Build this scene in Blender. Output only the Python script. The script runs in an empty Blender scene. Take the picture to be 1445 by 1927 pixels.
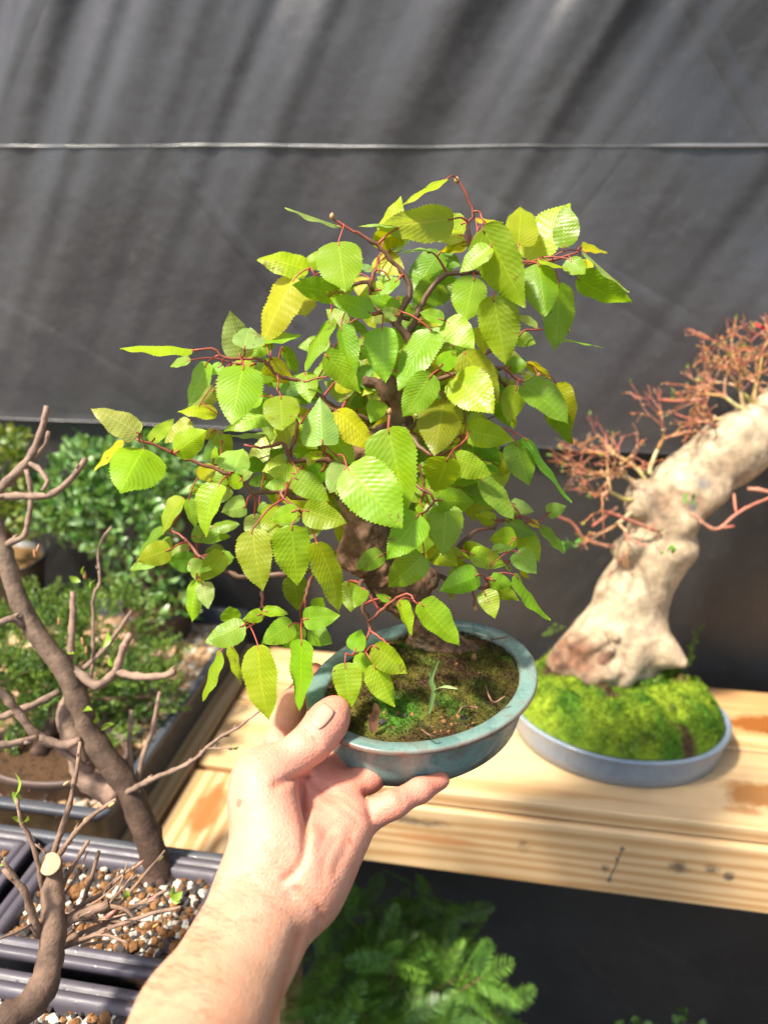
import bpy, math, random
import numpy as np
from mathutils import Vector, Matrix, noise
from mathutils.bvhtree import BVHTree

random.seed(11)
rng = np.random.default_rng(11)
scene = bpy.context.scene
COL = scene.collection

# ------------------------------------------------------------------ camera
FPX, CX, CY = 1447.0, 722.5, 963.5
PITCH, YAW, ROLL, CAM_H = math.radians(20), math.radians(9), math.radians(.6), .62
Fv = np.array([-math.sin(YAW)*math.cos(PITCH), math.cos(YAW)*math.cos(PITCH), -math.sin(PITCH)])
Rv0 = np.array([math.cos(YAW), math.sin(YAW), 0.]); Uv0 = np.cross(Rv0, Fv)
Rv = math.cos(ROLL)*Rv0 + math.sin(ROLL)*Uv0
Uv = -math.sin(ROLL)*Rv0 + math.cos(ROLL)*Uv0
Cv = np.array([0, 0, CAM_H])

def ray(px, py): return Fv + Rv*(px-CX)/FPX - Uv*(py-CY)/FPX
def P(px, py, d): return Cv + d*ray(px, py)
def onz(px, py, z):
    r = ray(px, py); return Cv + r*(z-Cv[2])/r[2]
def dep(p): return float((np.asarray(p)-Cv) @ Fv)

cam = bpy.data.cameras.new('camera'); cam_o = bpy.data.objects.new('camera', cam); COL.objects.link(cam_o)
cam.sensor_fit = 'VERTICAL'; cam.sensor_height = 36; cam.lens = 36*FPX/1927
cam.clip_start = .01; cam.clip_end = 400
M = Matrix.Identity(4)
for i in range(3):
    M[i][0], M[i][1], M[i][2], M[i][3] = Rv[i], Uv[i], -Fv[i], Cv[i]
cam_o.matrix_world = M
cam.dof.use_dof = True; cam.dof.focus_distance = .505; cam.dof.aperture_fstop = 5.0
scene.camera = cam_o

# ------------------------------------------------------------------ light
SUN = np.array([-.50, -.42, 1.0]); SUN /= np.linalg.norm(SUN)
w = bpy.data.worlds.new('World'); scene.world = w; w.use_nodes = True
nt = w.node_tree; bg = nt.nodes['Background']; sky = nt.nodes.new('ShaderNodeTexSky')
sky.sky_type = 'NISHITA'; sky.sun_disc = False
sky.sun_elevation = math.asin(SUN[2]); sky.sun_rotation = math.atan2(SUN[0], SUN[1])
sky.air_density = 1.0; sky.dust_density = 2.0; sky.ozone_density = 1.0
wt = nt.nodes.new('ShaderNodeMix'); wt.data_type = 'RGBA'; wt.blend_type = 'MULTIPLY'; wt.inputs[0].default_value = 1; wt.inputs[7].default_value = (1, .94, .85, 1)
nt.links.new(sky.outputs[0], wt.inputs[6]); nt.links.new(wt.outputs[2], bg.inputs[0]); bg.inputs[1].default_value = .15
sl = bpy.data.lights.new('sun', 'SUN'); so = bpy.data.objects.new('sun', sl); COL.objects.link(so)
sl.energy = 4.3; sl.angle = math.radians(6.0); sl.color = (1, .93, .80)
so.rotation_euler = Vector(SUN).to_track_quat('Z', 'Y').to_euler()
so.location = tuple(SUN*6)
scene.view_settings.view_transform = 'Standard'; scene.view_settings.look = 'None'
scene.view_settings.gamma = 1; scene.view_settings.exposure = 1.2
scene.cycles.max_bounces = 8; scene.cycles.transparent_max_bounces = 8
scene.cycles.caustics_reflective = False; scene.cycles.caustics_refractive = False
scene.cycles.use_denoising = True

# ------------------------------------------------------------------ node helpers
class NT:
    def __init__(s, name):
        s.m = bpy.data.materials.new(name); s.m.use_nodes = True; s.t = s.m.node_tree
        s.b = s.t.nodes['Principled BSDF']; s.out = s.t.nodes['Material Output']
        s._tc = None
    def n(s, typ, **kw):
        x = s.t.nodes.new(typ)
        for k, v in kw.items():
            if k.startswith('i_'):
                k = k[2:]; k = int(k) if k.isdigit() else k.replace('_', ' ')
                if hasattr(v, 'is_output'): s.t.links.new(v, x.inputs[k])
                else: x.inputs[k].default_value = v
            else: setattr(x, k, v)
        return x
    def l(s, a, b): s.t.links.new(a, b)
    def obj(s):
        if s._tc is None: s._tc = s.n('ShaderNodeTexCoord')
        return s._tc.outputs['Object']
    def map(s, scale=(1, 1, 1), loc=(0, 0, 0), rot=(0, 0, 0), v=None):
        x = s.n('ShaderNodeMapping'); s.l(v or s.obj(), x.inputs[0])
        x.inputs['Scale'].default_value = scale; x.inputs['Location'].default_value = loc; x.inputs['Rotation'].default_value = rot
        return x.outputs[0]
    def noise(s, scale, detail=4, rough=.55, v=None, dist=0):
        x = s.n('ShaderNodeTexNoise', i_Scale=scale, i_Detail=detail, i_Roughness=rough, i_Distortion=dist)
        s.l(v or s.obj(), x.inputs['Vector']); return x.outputs['Fac']
    def ramp(s, fac, stops, interp='LINEAR'):
        x = s.n('ShaderNodeValToRGB'); x.color_ramp.interpolation = interp
        e = x.color_ramp.elements
        while len(e) < len(stops): e.new(.5)
        for k, (p, c) in enumerate(stops):
            e[k].position = p; e[k].color = (c, c, c, 1) if isinstance(c, (int, float)) else (*c, 1)
        s.l(fac, x.inputs[0]); return x.outputs[0]
    def mix(s, fac, a, b, mode='MIX'):
        x = s.n('ShaderNodeMix', data_type='RGBA', blend_type=mode)
        for sock, v in ((x.inputs[0], fac), (x.inputs[6], a), (x.inputs[7], b)):
            if hasattr(v, 'is_output'): s.l(v, sock)
            elif isinstance(v, (int, float)): sock.default_value = v
            else: sock.default_value = (*v, 1)
        return x.outputs[2]
    def math(s, op, a, b=0., c=0.):
        x = s.n('ShaderNodeMath', operation=op)
        for k, v in enumerate((a, b, c)):
            if hasattr(v, 'is_output'): s.l(v, x.inputs[k])
            else: x.inputs[k].default_value = v
        return x.outputs[0]
    def bump(s, h, strength=.5, dist=.001):
        x = s.n('ShaderNodeBump'); x.inputs['Strength'].default_value = strength; x.inputs['Distance'].default_value = dist
        s.l(h, x.inputs['Height']); s.l(x.outputs[0], s.b.inputs['Normal']); return x.outputs[0]
    def set(s, **kw):
        for k, v in kw.items():
            k = k.replace('_', ' ')
            if hasattr(v, 'is_output'): s.l(v, s.b.inputs[k])
            elif isinstance(v, tuple) and len(v) == 3 and k != 'Subsurface Radius': s.b.inputs[k].default_value = (*v, 1)
            else: s.b.inputs[k].default_value = v
        return s

def simple(name, c1, c2, scale, rough=.6, bump=.4, bscale=None, bdist=.001, spec=.4, c3=None, detail=5):
    t = NT(name); f = t.noise(scale, detail)
    st = [(.3, c1), (.7, c2)] if c3 is None else [(.28, c1), (.5, c2), (.72, c3)]
    t.set(Base_Color=t.ramp(f, st), Roughness=rough, Specular_IOR_Level=spec)
    if bump: t.bump(t.noise(bscale or scale*3, 6, .65), bump, bdist)
    return t.m

# ------------------------------------------------------------------ mesh helpers
class G:
    """geometry gatherer: several shapes become one mesh"""
    def __init__(s): s.v = []; s.f = []; s.uv = []; s.c = []; s.mi = []; s.n = 0
    def add(s, v, f, uv=None, c=None, mi=0):
        v = np.asarray(v, float).reshape(-1, 3)
        s.v.append(v); s.f += [tuple(int(i)+s.n for i in q) for q in f]
        s.uv.append(np.zeros((len(v), 2)) if uv is None else np.asarray(uv, float))
        s.c.append(np.ones((len(v), 3)) if c is None else np.broadcast_to(np.asarray(c, float), (len(v), 3)))
        s.mi += [mi]*len(f); s.n += len(v); return s
    def tube(s, pts, rad, sides=8, c=None, cap=True, mi=0, wob=0.):
        pts = np.asarray(pts, float); n = len(pts)
        if n < 2: return s
        rad = np.broadcast_to(np.asarray(rad, float), (n,)) if np.ndim(rad) == 0 else np.asarray(rad, float)
        tan = np.gradient(pts, axis=0); tan /= np.linalg.norm(tan, axis=1)[:, None]+1e-12
        ref = np.array([0, 0, 1.]) if abs(tan[0][2]) < .9 else np.array([1., 0, 0])
        a = np.cross(tan[0], ref); a /= np.linalg.norm(a); th = np.linspace(0, 2*np.pi, sides, endpoint=False)
        vs = []
        for i in range(n):
            a = a - tan[i]*(a @ tan[i]); a /= np.linalg.norm(a)+1e-12; b = np.cross(tan[i], a)
            r = rad[i]*(1+wob*rng.normal(size=sides)) if wob else rad[i]
            vs.append(pts[i] + (np.cos(th)*r)[:, None]*a + (np.sin(th)*r)[:, None]*b)
        f = [(i*sides+j, i*sides+(j+1) % sides, (i+1)*sides+(j+1) % sides, (i+1)*sides+j) for i in range(n-1) for j in range(sides)]
        if cap: f += [tuple(range(sides))[::-1], tuple((n-1)*sides+j for j in range(sides))]
        cc = None if c is None else (np.repeat(np.asarray(c, float), sides, axis=0) if np.ndim(c) == 2 else c)
        return s.add(np.concatenate(vs), f, None, cc, mi)
    def box(s, lo, hi, mi=0):
        x0, y0, z0 = lo; x1, y1, z1 = hi
        v = [(x0,y0,z0),(x1,y0,z0),(x1,y1,z0),(x0,y1,z0),(x0,y0,z1),(x1,y0,z1),(x1,y1,z1),(x0,y1,z1)]
        return s.add(v, [(0,3,2,1),(4,5,6,7),(0,1,5,4),(1,2,6,5),(2,3,7,6),(3,0,4,7)], mi=mi)
    def build(s, name, mats, parent=None, smooth=True, bevel=0, subsurf=0):
        me = bpy.data.meshes.new(name); v = np.concatenate(s.v)
        me.from_pydata(v.tolist(), [], s.f)
        for m in (mats if isinstance(mats, (list, tuple)) else [mats]): me.materials.append(m)
        me.polygons.foreach_set('material_index', s.mi); me.polygons.foreach_set('use_smooth', [smooth]*len(s.f))
        li = np.empty(len(me.loops), int); me.loops.foreach_get('vertex_index', li)
        uv = np.concatenate(s.uv)
        if uv.any(): me.uv_layers.new(name='UVMap').data.foreach_set('uv', uv[li].ravel())
        c = np.concatenate(s.c); ca = me.color_attributes.new('col', 'FLOAT_COLOR', 'POINT')
        ca.data.foreach_set('color', np.hstack([c, np.ones((len(c), 1))]).ravel())
        me.update()
        o = bpy.data.objects.new(name, me); COL.objects.link(o)
        if bevel:
            b = o.modifiers.new('bevel', 'BEVEL'); b.width = bevel; b.segments = 2; b.limit_method = 'ANGLE'
        if subsurf:
            b = o.modifiers.new('sub', 'SUBSURF'); b.levels = b.render_levels = subsurf
        if parent is not None: adopt(o, parent)
        return o

def adopt(o, parent):
    o.parent = parent
    loc = Vector(parent.location); p = parent.parent
    inv = Matrix.Translation(-loc) if parent.type == 'EMPTY' else Matrix.Identity(4)
    o.matrix_parent_inverse = inv

def thing(name, label, cat, loc, group=None):
    o = bpy.data.objects.new(name, None); COL.objects.link(o); o.location = tuple(float(x) for x in loc)
    o.empty_display_size = .02; o['label'] = label; o['category'] = cat
    if group: o['group'] = group
    return o
def tag(o, label=None, cat=None, group=None, kind=None):
    if label: o['label'] = label
    if cat: o['category'] = cat
    if group: o['group'] = group
    if kind: o['kind'] = kind
    return o

def spline(pts, step=.006):
    """Catmull-Rom through 3-D points (columns past 3 are interpolated too)"""
    p = np.asarray(pts, float); n = len(p)
    if n < 2: return p
    q = np.vstack([2*p[0]-p[1], p, 2*p[-1]-p[-2]]); out = []
    for i in range(n-1):
        L = np.linalg.norm(p[i+1][:3]-p[i][:3]); k = max(2, int(L/step)+1)
        t = np.linspace(0, 1, k, endpoint=False)[:, None]
        a, b, c, d = q[i], q[i+1], q[i+2], q[i+3]
        out.append(.5*((2*b)+(-a+c)*t+(2*a-5*b+4*c-d)*t*t+(-a+3*b-3*c+d)*t**3))
    out.append(p[-1:]); return np.concatenate(out)

# ---- signed-distance modelling: round cones melted together, meshed by surface nets
def fbm(p, s, seed=0):
    q = p*s+seed; out = np.zeros(len(p))
    a = 1.
    for k in range(3):
        x, y, z = q.T*(1.9**k)
        out += a*(np.sin(1.7*x+1.3*np.sin(2.1*y+.7*k)+seed)*np.sin(1.5*y+1.1*np.sin(1.9*z+k))+np.sin(1.6*z+1.2*np.sin(1.8*x+2*k))*np.cos(1.4*y+.8*x))*.5
        a *= .5
    return out
class SDF:
    def __init__(s, lo, hi, h):
        s.h = h; s.lo = np.asarray(lo, float); s.dim = np.ceil((np.asarray(hi)-s.lo)/h).astype(int)+1
        s.d = np.full(s.dim, .05, np.float32)
    def sub(s, lo, hi):
        a = np.clip(np.floor((lo-s.lo)/s.h).astype(int), 0, s.dim-1); b = np.clip(np.ceil((hi-s.lo)/s.h).astype(int)+1, 1, s.dim)
        sl_ = tuple(slice(i, j) for i, j in zip(a, b))
        g = np.meshgrid(*[s.lo[k]+s.h*np.arange(a[k], b[k]) for k in range(3)], indexing='ij')
        return sl_, np.stack(g, -1)
    def cone(s, a, b, ra, rb, k=.006, sub=False):
        a, b = np.asarray(a, float), np.asarray(b, float); r = max(ra, rb)+k+.012
        sl_, p = s.sub(np.minimum(a, b)-r, np.maximum(a, b)+r)
        if p.size == 0: return
        ba = b-a; t = np.clip(((p-a) @ ba)/(ba @ ba+1e-12), 0, 1)
        d = np.linalg.norm(p-a-t[..., None]*ba, axis=-1)-(ra+(rb-ra)*t)
        e = s.d[sl_]
        if sub:
            e2 = -e; h = np.maximum(k-np.abs(e2-d), 0)/k; s.d[sl_] = -(np.minimum(e2, d)-h*h*k*.25)
        else:
            h = np.maximum(k-np.abs(e-d), 0)/k; s.d[sl_] = np.minimum(e, d)-h*h*k*.25
    def ball(s, a, r, k=.006, sub=False): s.cone(a, np.asarray(a)+1e-5, r, r, k, sub)
    def mesh(s):
        d = s.d; n = d.shape; m = [q-1 for q in n]
        c = lambda i, j, k: d[i:m[0]+i, j:m[1]+j, k:m[2]+k]
        cor = [(i, j, k) for i in (0, 1) for j in (0, 1) for k in (0, 1)]
        ins = sum((c(*q) < 0).astype(np.int8) for q in cor); mix = (ins > 0) & (ins < 8)
        ix = np.argwhere(mix); acc = np.zeros((len(ix), 3)); cnt = np.zeros(len(ix))
        vals = {q: d[ix[:, 0]+q[0], ix[:, 1]+q[1], ix[:, 2]+q[2]] for q in cor}
        for ax in range(3):
            for q in cor:
                if q[ax]: continue
                q2 = list(q); q2[ax] = 1; q2 = tuple(q2); a, b = vals[q], vals[q2]
                cr = (a < 0) != (b < 0); t = np.where(cr, a/(a-b+1e-20), 0)
                pos = np.tile(np.array(q, float), (len(ix), 1)); pos[:, ax] = t
                acc[cr] += pos[cr]; cnt[cr] += 1
        V = s.lo + s.h*(ix+acc/np.maximum(cnt, 1)[:, None])
        idx = np.full(mix.shape, -1); idx[tuple(ix.T)] = np.arange(len(ix)); faces = []
        for ax in range(3):
            u, v = (ax+1) % 3, (ax+2) % 3
            lo = [slice(1, m[k]) for k in range(3)]; lo[ax] = slice(0, m[ax])
            hi = list(lo); hi[ax] = slice(1, m[ax]+1)
            a, b = d[tuple(lo)] < 0, d[tuple(hi)] < 0
            for flip, msk in ((0, a & ~b), (1, ~a & b)):
                e = np.argwhere(msk)+np.array([x.start for x in lo])
                if not len(e): continue
                eu = np.zeros(3, int); eu[u] = 1; ev = np.zeros(3, int); ev[v] = 1
                q = [idx[tuple((e-o).T)] for o in (eu+ev, ev, np.zeros(3, int), eu)]
                q = np.stack(q, 1); q = q[:, ::-1] if flip else q
                faces.append(q[(q >= 0).all(1)])
        return V, np.concatenate(faces)

def smooth_mesh(V, Fq, it=2, lam=.5):
    n = len(V); e = np.concatenate([np.stack([Fq[:, i], Fq[:, (i+1) % 4]], 1) for i in range(4)])
    e = np.concatenate([e, e[:, ::-1]])
    for _ in range(it):
        acc = np.zeros_like(V); cnt = np.zeros(n)
        np.add.at(acc, e[:, 0], V[e[:, 1]]); np.add.at(cnt, e[:, 0], 1)
        V = V+lam*(acc/np.maximum(cnt, 1)[:, None]-V)
    return V

# ------------------------------------------------------------------ materials
def mat_leaf(name, veins=11., trans=.54, rough=.33, gloss=.14):
    t = NT(name)
    at = t.n('ShaderNodeAttribute', attribute_name='col').outputs['Color']
    uv = t.n('ShaderNodeUVMap', uv_map='UVMap').outputs[0]
    sp = t.n('ShaderNodeSeparateXYZ', i_0=uv)
    a = t.math('ABSOLUTE', t.math('MULTIPLY_ADD', sp.outputs[0], 2., -1.))
    ph = t.math('MULTIPLY', t.math('ADD', t.math('MULTIPLY_ADD', a, -.36, sp.outputs[1]), t.math('MULTIPLY', t.math('SUBTRACT', t.noise(85, 2, .5), .5), .10)), veins*2*math.pi)
    s = t.math('SINE', ph)
    midrib = t.math('SUBTRACT', 1., t.math('SMOOTH_MIN', t.math('MULTIPLY', a, 14.), 1., .3))
    vein = t.ramp(s, [(.62, 0.), (1., 1.)])
    blot = t.noise(70, 5, .6)
    c = t.mix(t.ramp(blot, [(.35, 0.), (.7, .55)]), at, t.mix(1., at, (.72, .92, .6), 'MULTIPLY'))
    c = t.mix(t.math('MULTIPLY', vein, .20), c, t.mix(1., c, (1.35, 1.25, 1.5), 'MULTIPLY'))
    c = t.mix(t.math('MULTIPLY', t.math('MAXIMUM', midrib, 0.), .5), c, t.mix(1., c, (1.7, 1.5, 2.), 'MULTIPLY'))
    spots = t.ramp(t.noise(240, 2, .5), [(.74, 0.), (.78, .8)])
    c = t.mix(spots, c, (.12, .065, .015))
    burn = t.math('MULTIPLY', t.ramp(t.noise(26, 5, .7), [(.60, 0.), (.66, 1.)]), t.ramp(t.noise(190, 5, .75), [(.50, 0.), (.58, .75)]))
    c = t.mix(burn, c, (.17, .085, .02))
    c = t.mix(t.ramp(t.noise(33, 2, .5), [(.42, 0.), (.62, .35)]), c, t.mix(1., c, (1.25, 1.08, .9), 'MULTIPLY'))
    wet = t.noise(45, 3, .6)
    t.set(Base_Color=c, Roughness=t.ramp(wet, [(.36, .26), (.6, .55)]), Specular_IOR_Level=.5, Coat_Weight=gloss*.5, Coat_Roughness=.2)
    h = t.math('ADD', t.math('MULTIPLY', s, -.5), t.math('MULTIPLY', t.noise(420, 3, .6), 1.2))
    h = t.math('ADD', h, t.math('MULTIPLY', midrib, -.9))
    nrm = t.bump(h, .21, .0005)
    tr = t.n('ShaderNodeBsdfTranslucent'); t.l(t.mix(1., c, (1.35, 1.15, .4), 'MULTIPLY'), tr.inputs[0]); t.l(nrm, tr.inputs['Normal'])
    mx = t.n('ShaderNodeMixShader'); mx.inputs[0].default_value = trans
    t.l(t.b.outputs[0], mx.inputs[1]); t.l(tr.outputs[0], mx.inputs[2]); t.l(mx.outputs[0], t.out.inputs[0])
    return t.m
def mat_attr(name, rough=.6, bscale=300, bump=.4, bdist=.0006, var=.35, vscale=120, spec=.4, trans=0.):
    t = NT(name); at = t.n('ShaderNodeAttribute', attribute_name='col').outputs['Color']
    c = t.mix(t.ramp(t.noise(vscale, 5), [(.3, 0.), (.7, 1.)]), t.mix(1., at, (1-var,)*3, 'MULTIPLY'), t.mix(1., at, (1+var*.6,)*3, 'MULTIPLY'))
    t.set(Base_Color=c, Roughness=rough, Specular_IOR_Level=spec)
    nrm = t.bump(t.noise(bscale, 5, .65), bump, bdist)
    if trans:
        tr = t.n('ShaderNodeBsdfTranslucent'); t.l(t.mix(1., c, (1.2, 1.15, .5), 'MULTIPLY'), tr.inputs[0])
        mx = t.n('ShaderNodeMixShader'); mx.inputs[0].default_value = trans
        t.l(t.b.outputs[0], mx.inputs[1]); t.l(tr.outputs[0], mx.inputs[2]); t.l(mx.outputs[0], t.out.inputs[0])
    return t.m
def mat_wood(name, axis='X', stains=(), marks=(), seed=0., tint=(1, 1, 1)):
    t = NT(name)
    sc = (1.6, 26, 26) if axis == 'X' else (26, 1.6, 26)
    v = t.map(sc, (seed, seed*.7, seed*.3))
    ring = t.n('ShaderNodeTexWave', wave_type='BANDS', bands_direction='Z' if axis == 'X' else 'X', i_Scale=.8, i_Distortion=7.5, i_Detail=3., i_Detail_Scale=1.2)
    t.l(v, ring.inputs['Vector'])
    fine = t.noise(5, 6, .65, v=t.map((3, 160, 160) if axis == 'X' else (160, 3, 160), (seed, 0, 0)))
    c = t.ramp(ring.outputs['Fac'], [(.05, tuple(a*b for a, b in zip((.66, .46, .25), tint))), (.5, tuple(a*b for a, b in zip((.60, .395, .195), tint))), (.95, tuple(a*b for a, b in zip((.50, .29, .125), tint)))])
    c = t.mix(t.ramp(fine, [(.35, 0.), (.75, .45)]), c, t.mix(1., c, (.62, .55, .48), 'MULTIPLY'))
    big = t.noise(3.2, 3, .5)
    c = t.mix(t.ramp(big, [(.45, 0.), (.75, .4)]), c, t.mix(1., c, (.9, .74, .55), 'MULTIPLY'))
    wob = t.noise(38, 4, .6)
    def blob(cx, cy, cz, sx, sy, sz, soft=.35, amp=1.1):
        d = t.n('ShaderNodeVectorMath', operation='LENGTH', i_0=t.map((1/sx, 1/sy, 1/sz), (-cx/sx, -cy/sy, -cz/sz))).outputs['Value']
        d = t.math('ADD', d, t.math('MULTIPLY', t.math('SUBTRACT', wob, .5), amp))
        return t.ramp(d, [(1-soft, 1.), (1., 0.)])
    for (q, colr, k) in stains:
        c = t.mix(t.math('MULTIPLY', blob(*q), k), c, colr)
    for q in marks:
        c = t.mix(t.math('MULTIPLY', t.math('MULTIPLY', blob(*q), t.ramp(t.noise(70, 5, .7, v=t.map((.55, 1, 1), (0, 0, 0), (0, .5, 0))), [(.36, 0.), (.58, 1.)])), .85), c, (.05, .045, .045))
    t.set(Base_Color=c, Roughness=.55, Specular_IOR_Level=.3)
    t.bump(t.math('ADD', fine, t.math('MULTIPLY', ring.outputs['Fac'], .15)), .3, .0007)
    return t.m
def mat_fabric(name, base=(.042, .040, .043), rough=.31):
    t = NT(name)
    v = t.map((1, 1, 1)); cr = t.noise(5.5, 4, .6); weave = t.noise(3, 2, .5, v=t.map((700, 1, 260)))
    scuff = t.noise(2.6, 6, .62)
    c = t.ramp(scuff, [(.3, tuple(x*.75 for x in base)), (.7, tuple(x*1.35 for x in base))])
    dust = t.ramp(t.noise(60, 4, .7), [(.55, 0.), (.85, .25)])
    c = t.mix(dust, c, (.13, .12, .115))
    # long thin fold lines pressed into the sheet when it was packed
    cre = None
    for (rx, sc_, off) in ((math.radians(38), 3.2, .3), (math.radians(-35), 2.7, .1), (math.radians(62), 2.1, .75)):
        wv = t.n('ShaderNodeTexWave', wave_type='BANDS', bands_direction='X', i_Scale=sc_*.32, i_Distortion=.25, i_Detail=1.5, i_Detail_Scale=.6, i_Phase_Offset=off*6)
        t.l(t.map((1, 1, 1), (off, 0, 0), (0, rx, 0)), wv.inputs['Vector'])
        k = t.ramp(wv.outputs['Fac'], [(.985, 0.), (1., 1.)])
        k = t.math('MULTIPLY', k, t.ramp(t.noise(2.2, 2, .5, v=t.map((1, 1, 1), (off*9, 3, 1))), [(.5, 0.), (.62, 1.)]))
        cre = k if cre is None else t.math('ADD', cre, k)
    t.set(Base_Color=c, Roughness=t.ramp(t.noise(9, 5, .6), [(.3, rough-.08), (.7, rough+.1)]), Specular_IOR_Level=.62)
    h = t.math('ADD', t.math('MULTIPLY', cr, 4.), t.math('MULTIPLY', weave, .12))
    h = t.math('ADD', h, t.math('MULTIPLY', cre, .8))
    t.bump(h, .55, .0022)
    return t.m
def mat_glaze(name, c1, c2, c3, rough=.22, scale=34):
    t = NT(name)
    f = t.noise(scale, 6, .68, dist=.6); sp = t.noise(420, 3, .6)
    c = t.ramp(f, [(.3, c1), (.5, c2), (.7, c3)])
    c = t.mix(t.ramp(sp, [(.5, 0.), (.75, .5)]), c, t.mix(1., c, (.55, .6, .62), 'MULTIPLY'))
    ed = t.n('ShaderNodeSeparateColor', i_0=t.n('ShaderNodeAttribute', attribute_name='col').outputs['Color']).outputs[0]
    c = t.mix(t.math('MULTIPLY', t.math('SUBTRACT', 1., ed), t.ramp(t.noise(90, 4, .6), [(.3, .35), (.6, 1.)])), c, (.19, .11, .075))
    t.set(Base_Color=c, Roughness=t.ramp(sp, [(.3, rough), (.7, rough+.18)]), Specular_IOR_Level=.55, Coat_Weight=.35, Coat_Roughness=.12)
    t.bump(t.math('ADD', f, t.math('MULTIPLY', sp, .3)), .3, .0008)
    return t.m
def mat_plastic(name, c, rough=.38):
    t = NT(name)
    dirt = t.ramp(t.noise(26, 6, .7), [(.45, 0.), (.8, .5)])
    col = t.mix(dirt, c, (.12, .105, .09))
    drops = t.ramp(t.noise(190, 2, .5), [(.66, 0.), (.7, 1.)])
    t.set(Base_Color=col, Roughness=t.mix(drops, t.ramp(t.noise(40, 4), [(.3, rough), (.7, rough+.2)]), (.08, .08, .08)), Specular_IOR_Level=.5)
    t.bump(t.math('ADD', t.noise(500, 3), t.math('MULTIPLY', drops, 2.)), .2, .0004)
    return t.m
def mat_skin(name):
    t = NT(name); at = t.n('ShaderNodeAttribute', attribute_name='col').outputs['Color']
    m1 = t.noise(42, 5, .6); m2 = t.noise(420, 4, .6); m3 = t.noise(110, 4, .65)
    c = t.mix(t.ramp(m1, [(.32, 0.), (.68, .8)]), at, t.mix(1., at, (1.03, .80, .74), 'MULTIPLY'))
    c = t.mix(t.ramp(m3, [(.4, 0.), (.75, .3)]), c, t.mix(1., c, (1.03, .9, .8), 'MULTIPLY'))
    c = t.mix(t.ramp(t.noise(95, 1, .4), [(.775, 0.), (.80, .6)]), c, (.28, .09, .04))
    vo = t.n('ShaderNodeTexVoronoi', feature='DISTANCE_TO_EDGE', i_Scale=420.); t.l(t.obj(), vo.inputs['Vector'])
    t.set(Base_Color=c, Roughness=t.ramp(m2, [(.3, .42), (.7, .6)]), Specular_IOR_Level=.38, Subsurface_Weight=.22,
          Subsurface_Radius=(.9, .32, .18), Subsurface_Scale=.0045)
    t.bump(t.math('ADD', t.math('MULTIPLY', m2, .8), t.math('MULTIPLY', vo.outputs['Distance'], 1.1)), .5, .0008)
    return t.m

M_LEAF = mat_leaf('birch_leaf')
M_BARK = mat_attr('bark', .75, 260, .8, .0016, .45, 90)
M_TWIG = mat_attr('twig', .5, 500, .3, .0004, .25, 160)
M_FAB = mat_fabric('black_fabric'); M_FABLO = mat_fabric('black_fabric_lower_shaded', (.024, .023, .023), .5)  # lower sheet's base colour darkened for the shade under the bench
M_BLACKP = mat_plastic('black_plastic', (.022, .023, .027)); M_TRAYP = mat_plastic('slate_plastic', (.05, .055, .07), .4)
M_PURPLE = mat_plastic('purple_plastic', (.072, .062, .080), .42)
M_SOIL = simple('soil', (.018, .011, .006), (.085, .045, .022), 130, .9, .9, 260, .003, .2, (.045, .026, .012))
M_GROUND = simple('dark_ground', (.012, .011, .01), (.045, .04, .035), 14, .9, .7, 60, .01, .2)
M_PUMICE = simple('pumice', (.38, .34, .27), (.64, .60, .52), 160, .85, .6, 500, .0012, .2)
M_AKADAMA = simple('akadama', (.13, .055, .020), (.30, .15, .06), 130, .9, .6, 500, .0012, .2)
M_LAVA = simple('lava', (.018, .016, .016), (.07, .055, .05), 150, .8, .7, 500, .0012, .35)
M_TAN = simple('tan_gravel', (.36, .19, .09), (.62, .44, .27), 120, .9, .6, 500, .0012, .2)
M_SKIN = mat_skin('skin')
M_NAIL = simple('nail', (.50, .265, .17), (.56, .31, .215), 60, .3, 0, spec=.5)
M_HAIR = simple('arm_hair', (.05, .025, .012), (.10, .055, .03), 40, .5, 0)
M_PETAL = mat_attr('small_leaf', .38, 220, .3, .0006, .3, 90, .5, .3)
M_MOSS = mat_attr('moss', .85, 500, .6, .002, .45, 140, .2, .12)

# ------------------------------------------------------------------ the setting
GZ = -.86
g = G(); g.add([(-40, -40, GZ), (40, -40, GZ), (40, 40, GZ), (-40, 40, GZ)], [(0, 1, 2, 3)])
tag(g.build('ground', M_GROUND), kind='structure')

WY = 1.085
bd = thing('fabric_backdrop', 'creased black fabric sheet hanging behind the bench, its seam painted pale as a glint', 'backdrop', (0, WY, GZ))
fr = np.random.default_rng(5)
N1 = fr.normal(size=400)
def n1(s):
    i = np.floor(s).astype(int); t = s-i; t = t*t*(3-2*t)
    return N1[i % 400]*(1-t)+N1[(i+1) % 400]*t
def fold(X, Z):
    zt = 1.02; dn = np.clip(zt-Z, 0, 3)
    s = X+.58*dn*(1+.12*np.sin(3*X+.4))
    h = .0115*np.exp(-dn/.17)*(n1(s*12+50)+.5*n1(s*27+9))
    h += .0058*np.exp(-dn/.42)*n1(s*4.7+20)
    h += .0055*np.exp(-((Z-.62)/.35)**2)*n1((X+.75*dn)*3.1+77)*(.4+.6*np.clip(n1(X*1.7+8)+.3, 0, 1.5))
    h += .013*np.exp(-dn/.16)*np.clip(n1(s*10+5)-.5, 0, 2)
    h += .016*n1((X+.55*dn)*2.6+30)*n1(Z*1.9+X*.5+60)
    h += .006*n1(X*7+Z*4+130)*n1(Z*6-X*3+160)
    h += .003*np.exp(-dn/.30)*n1(s*40+5)
    return h
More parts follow.
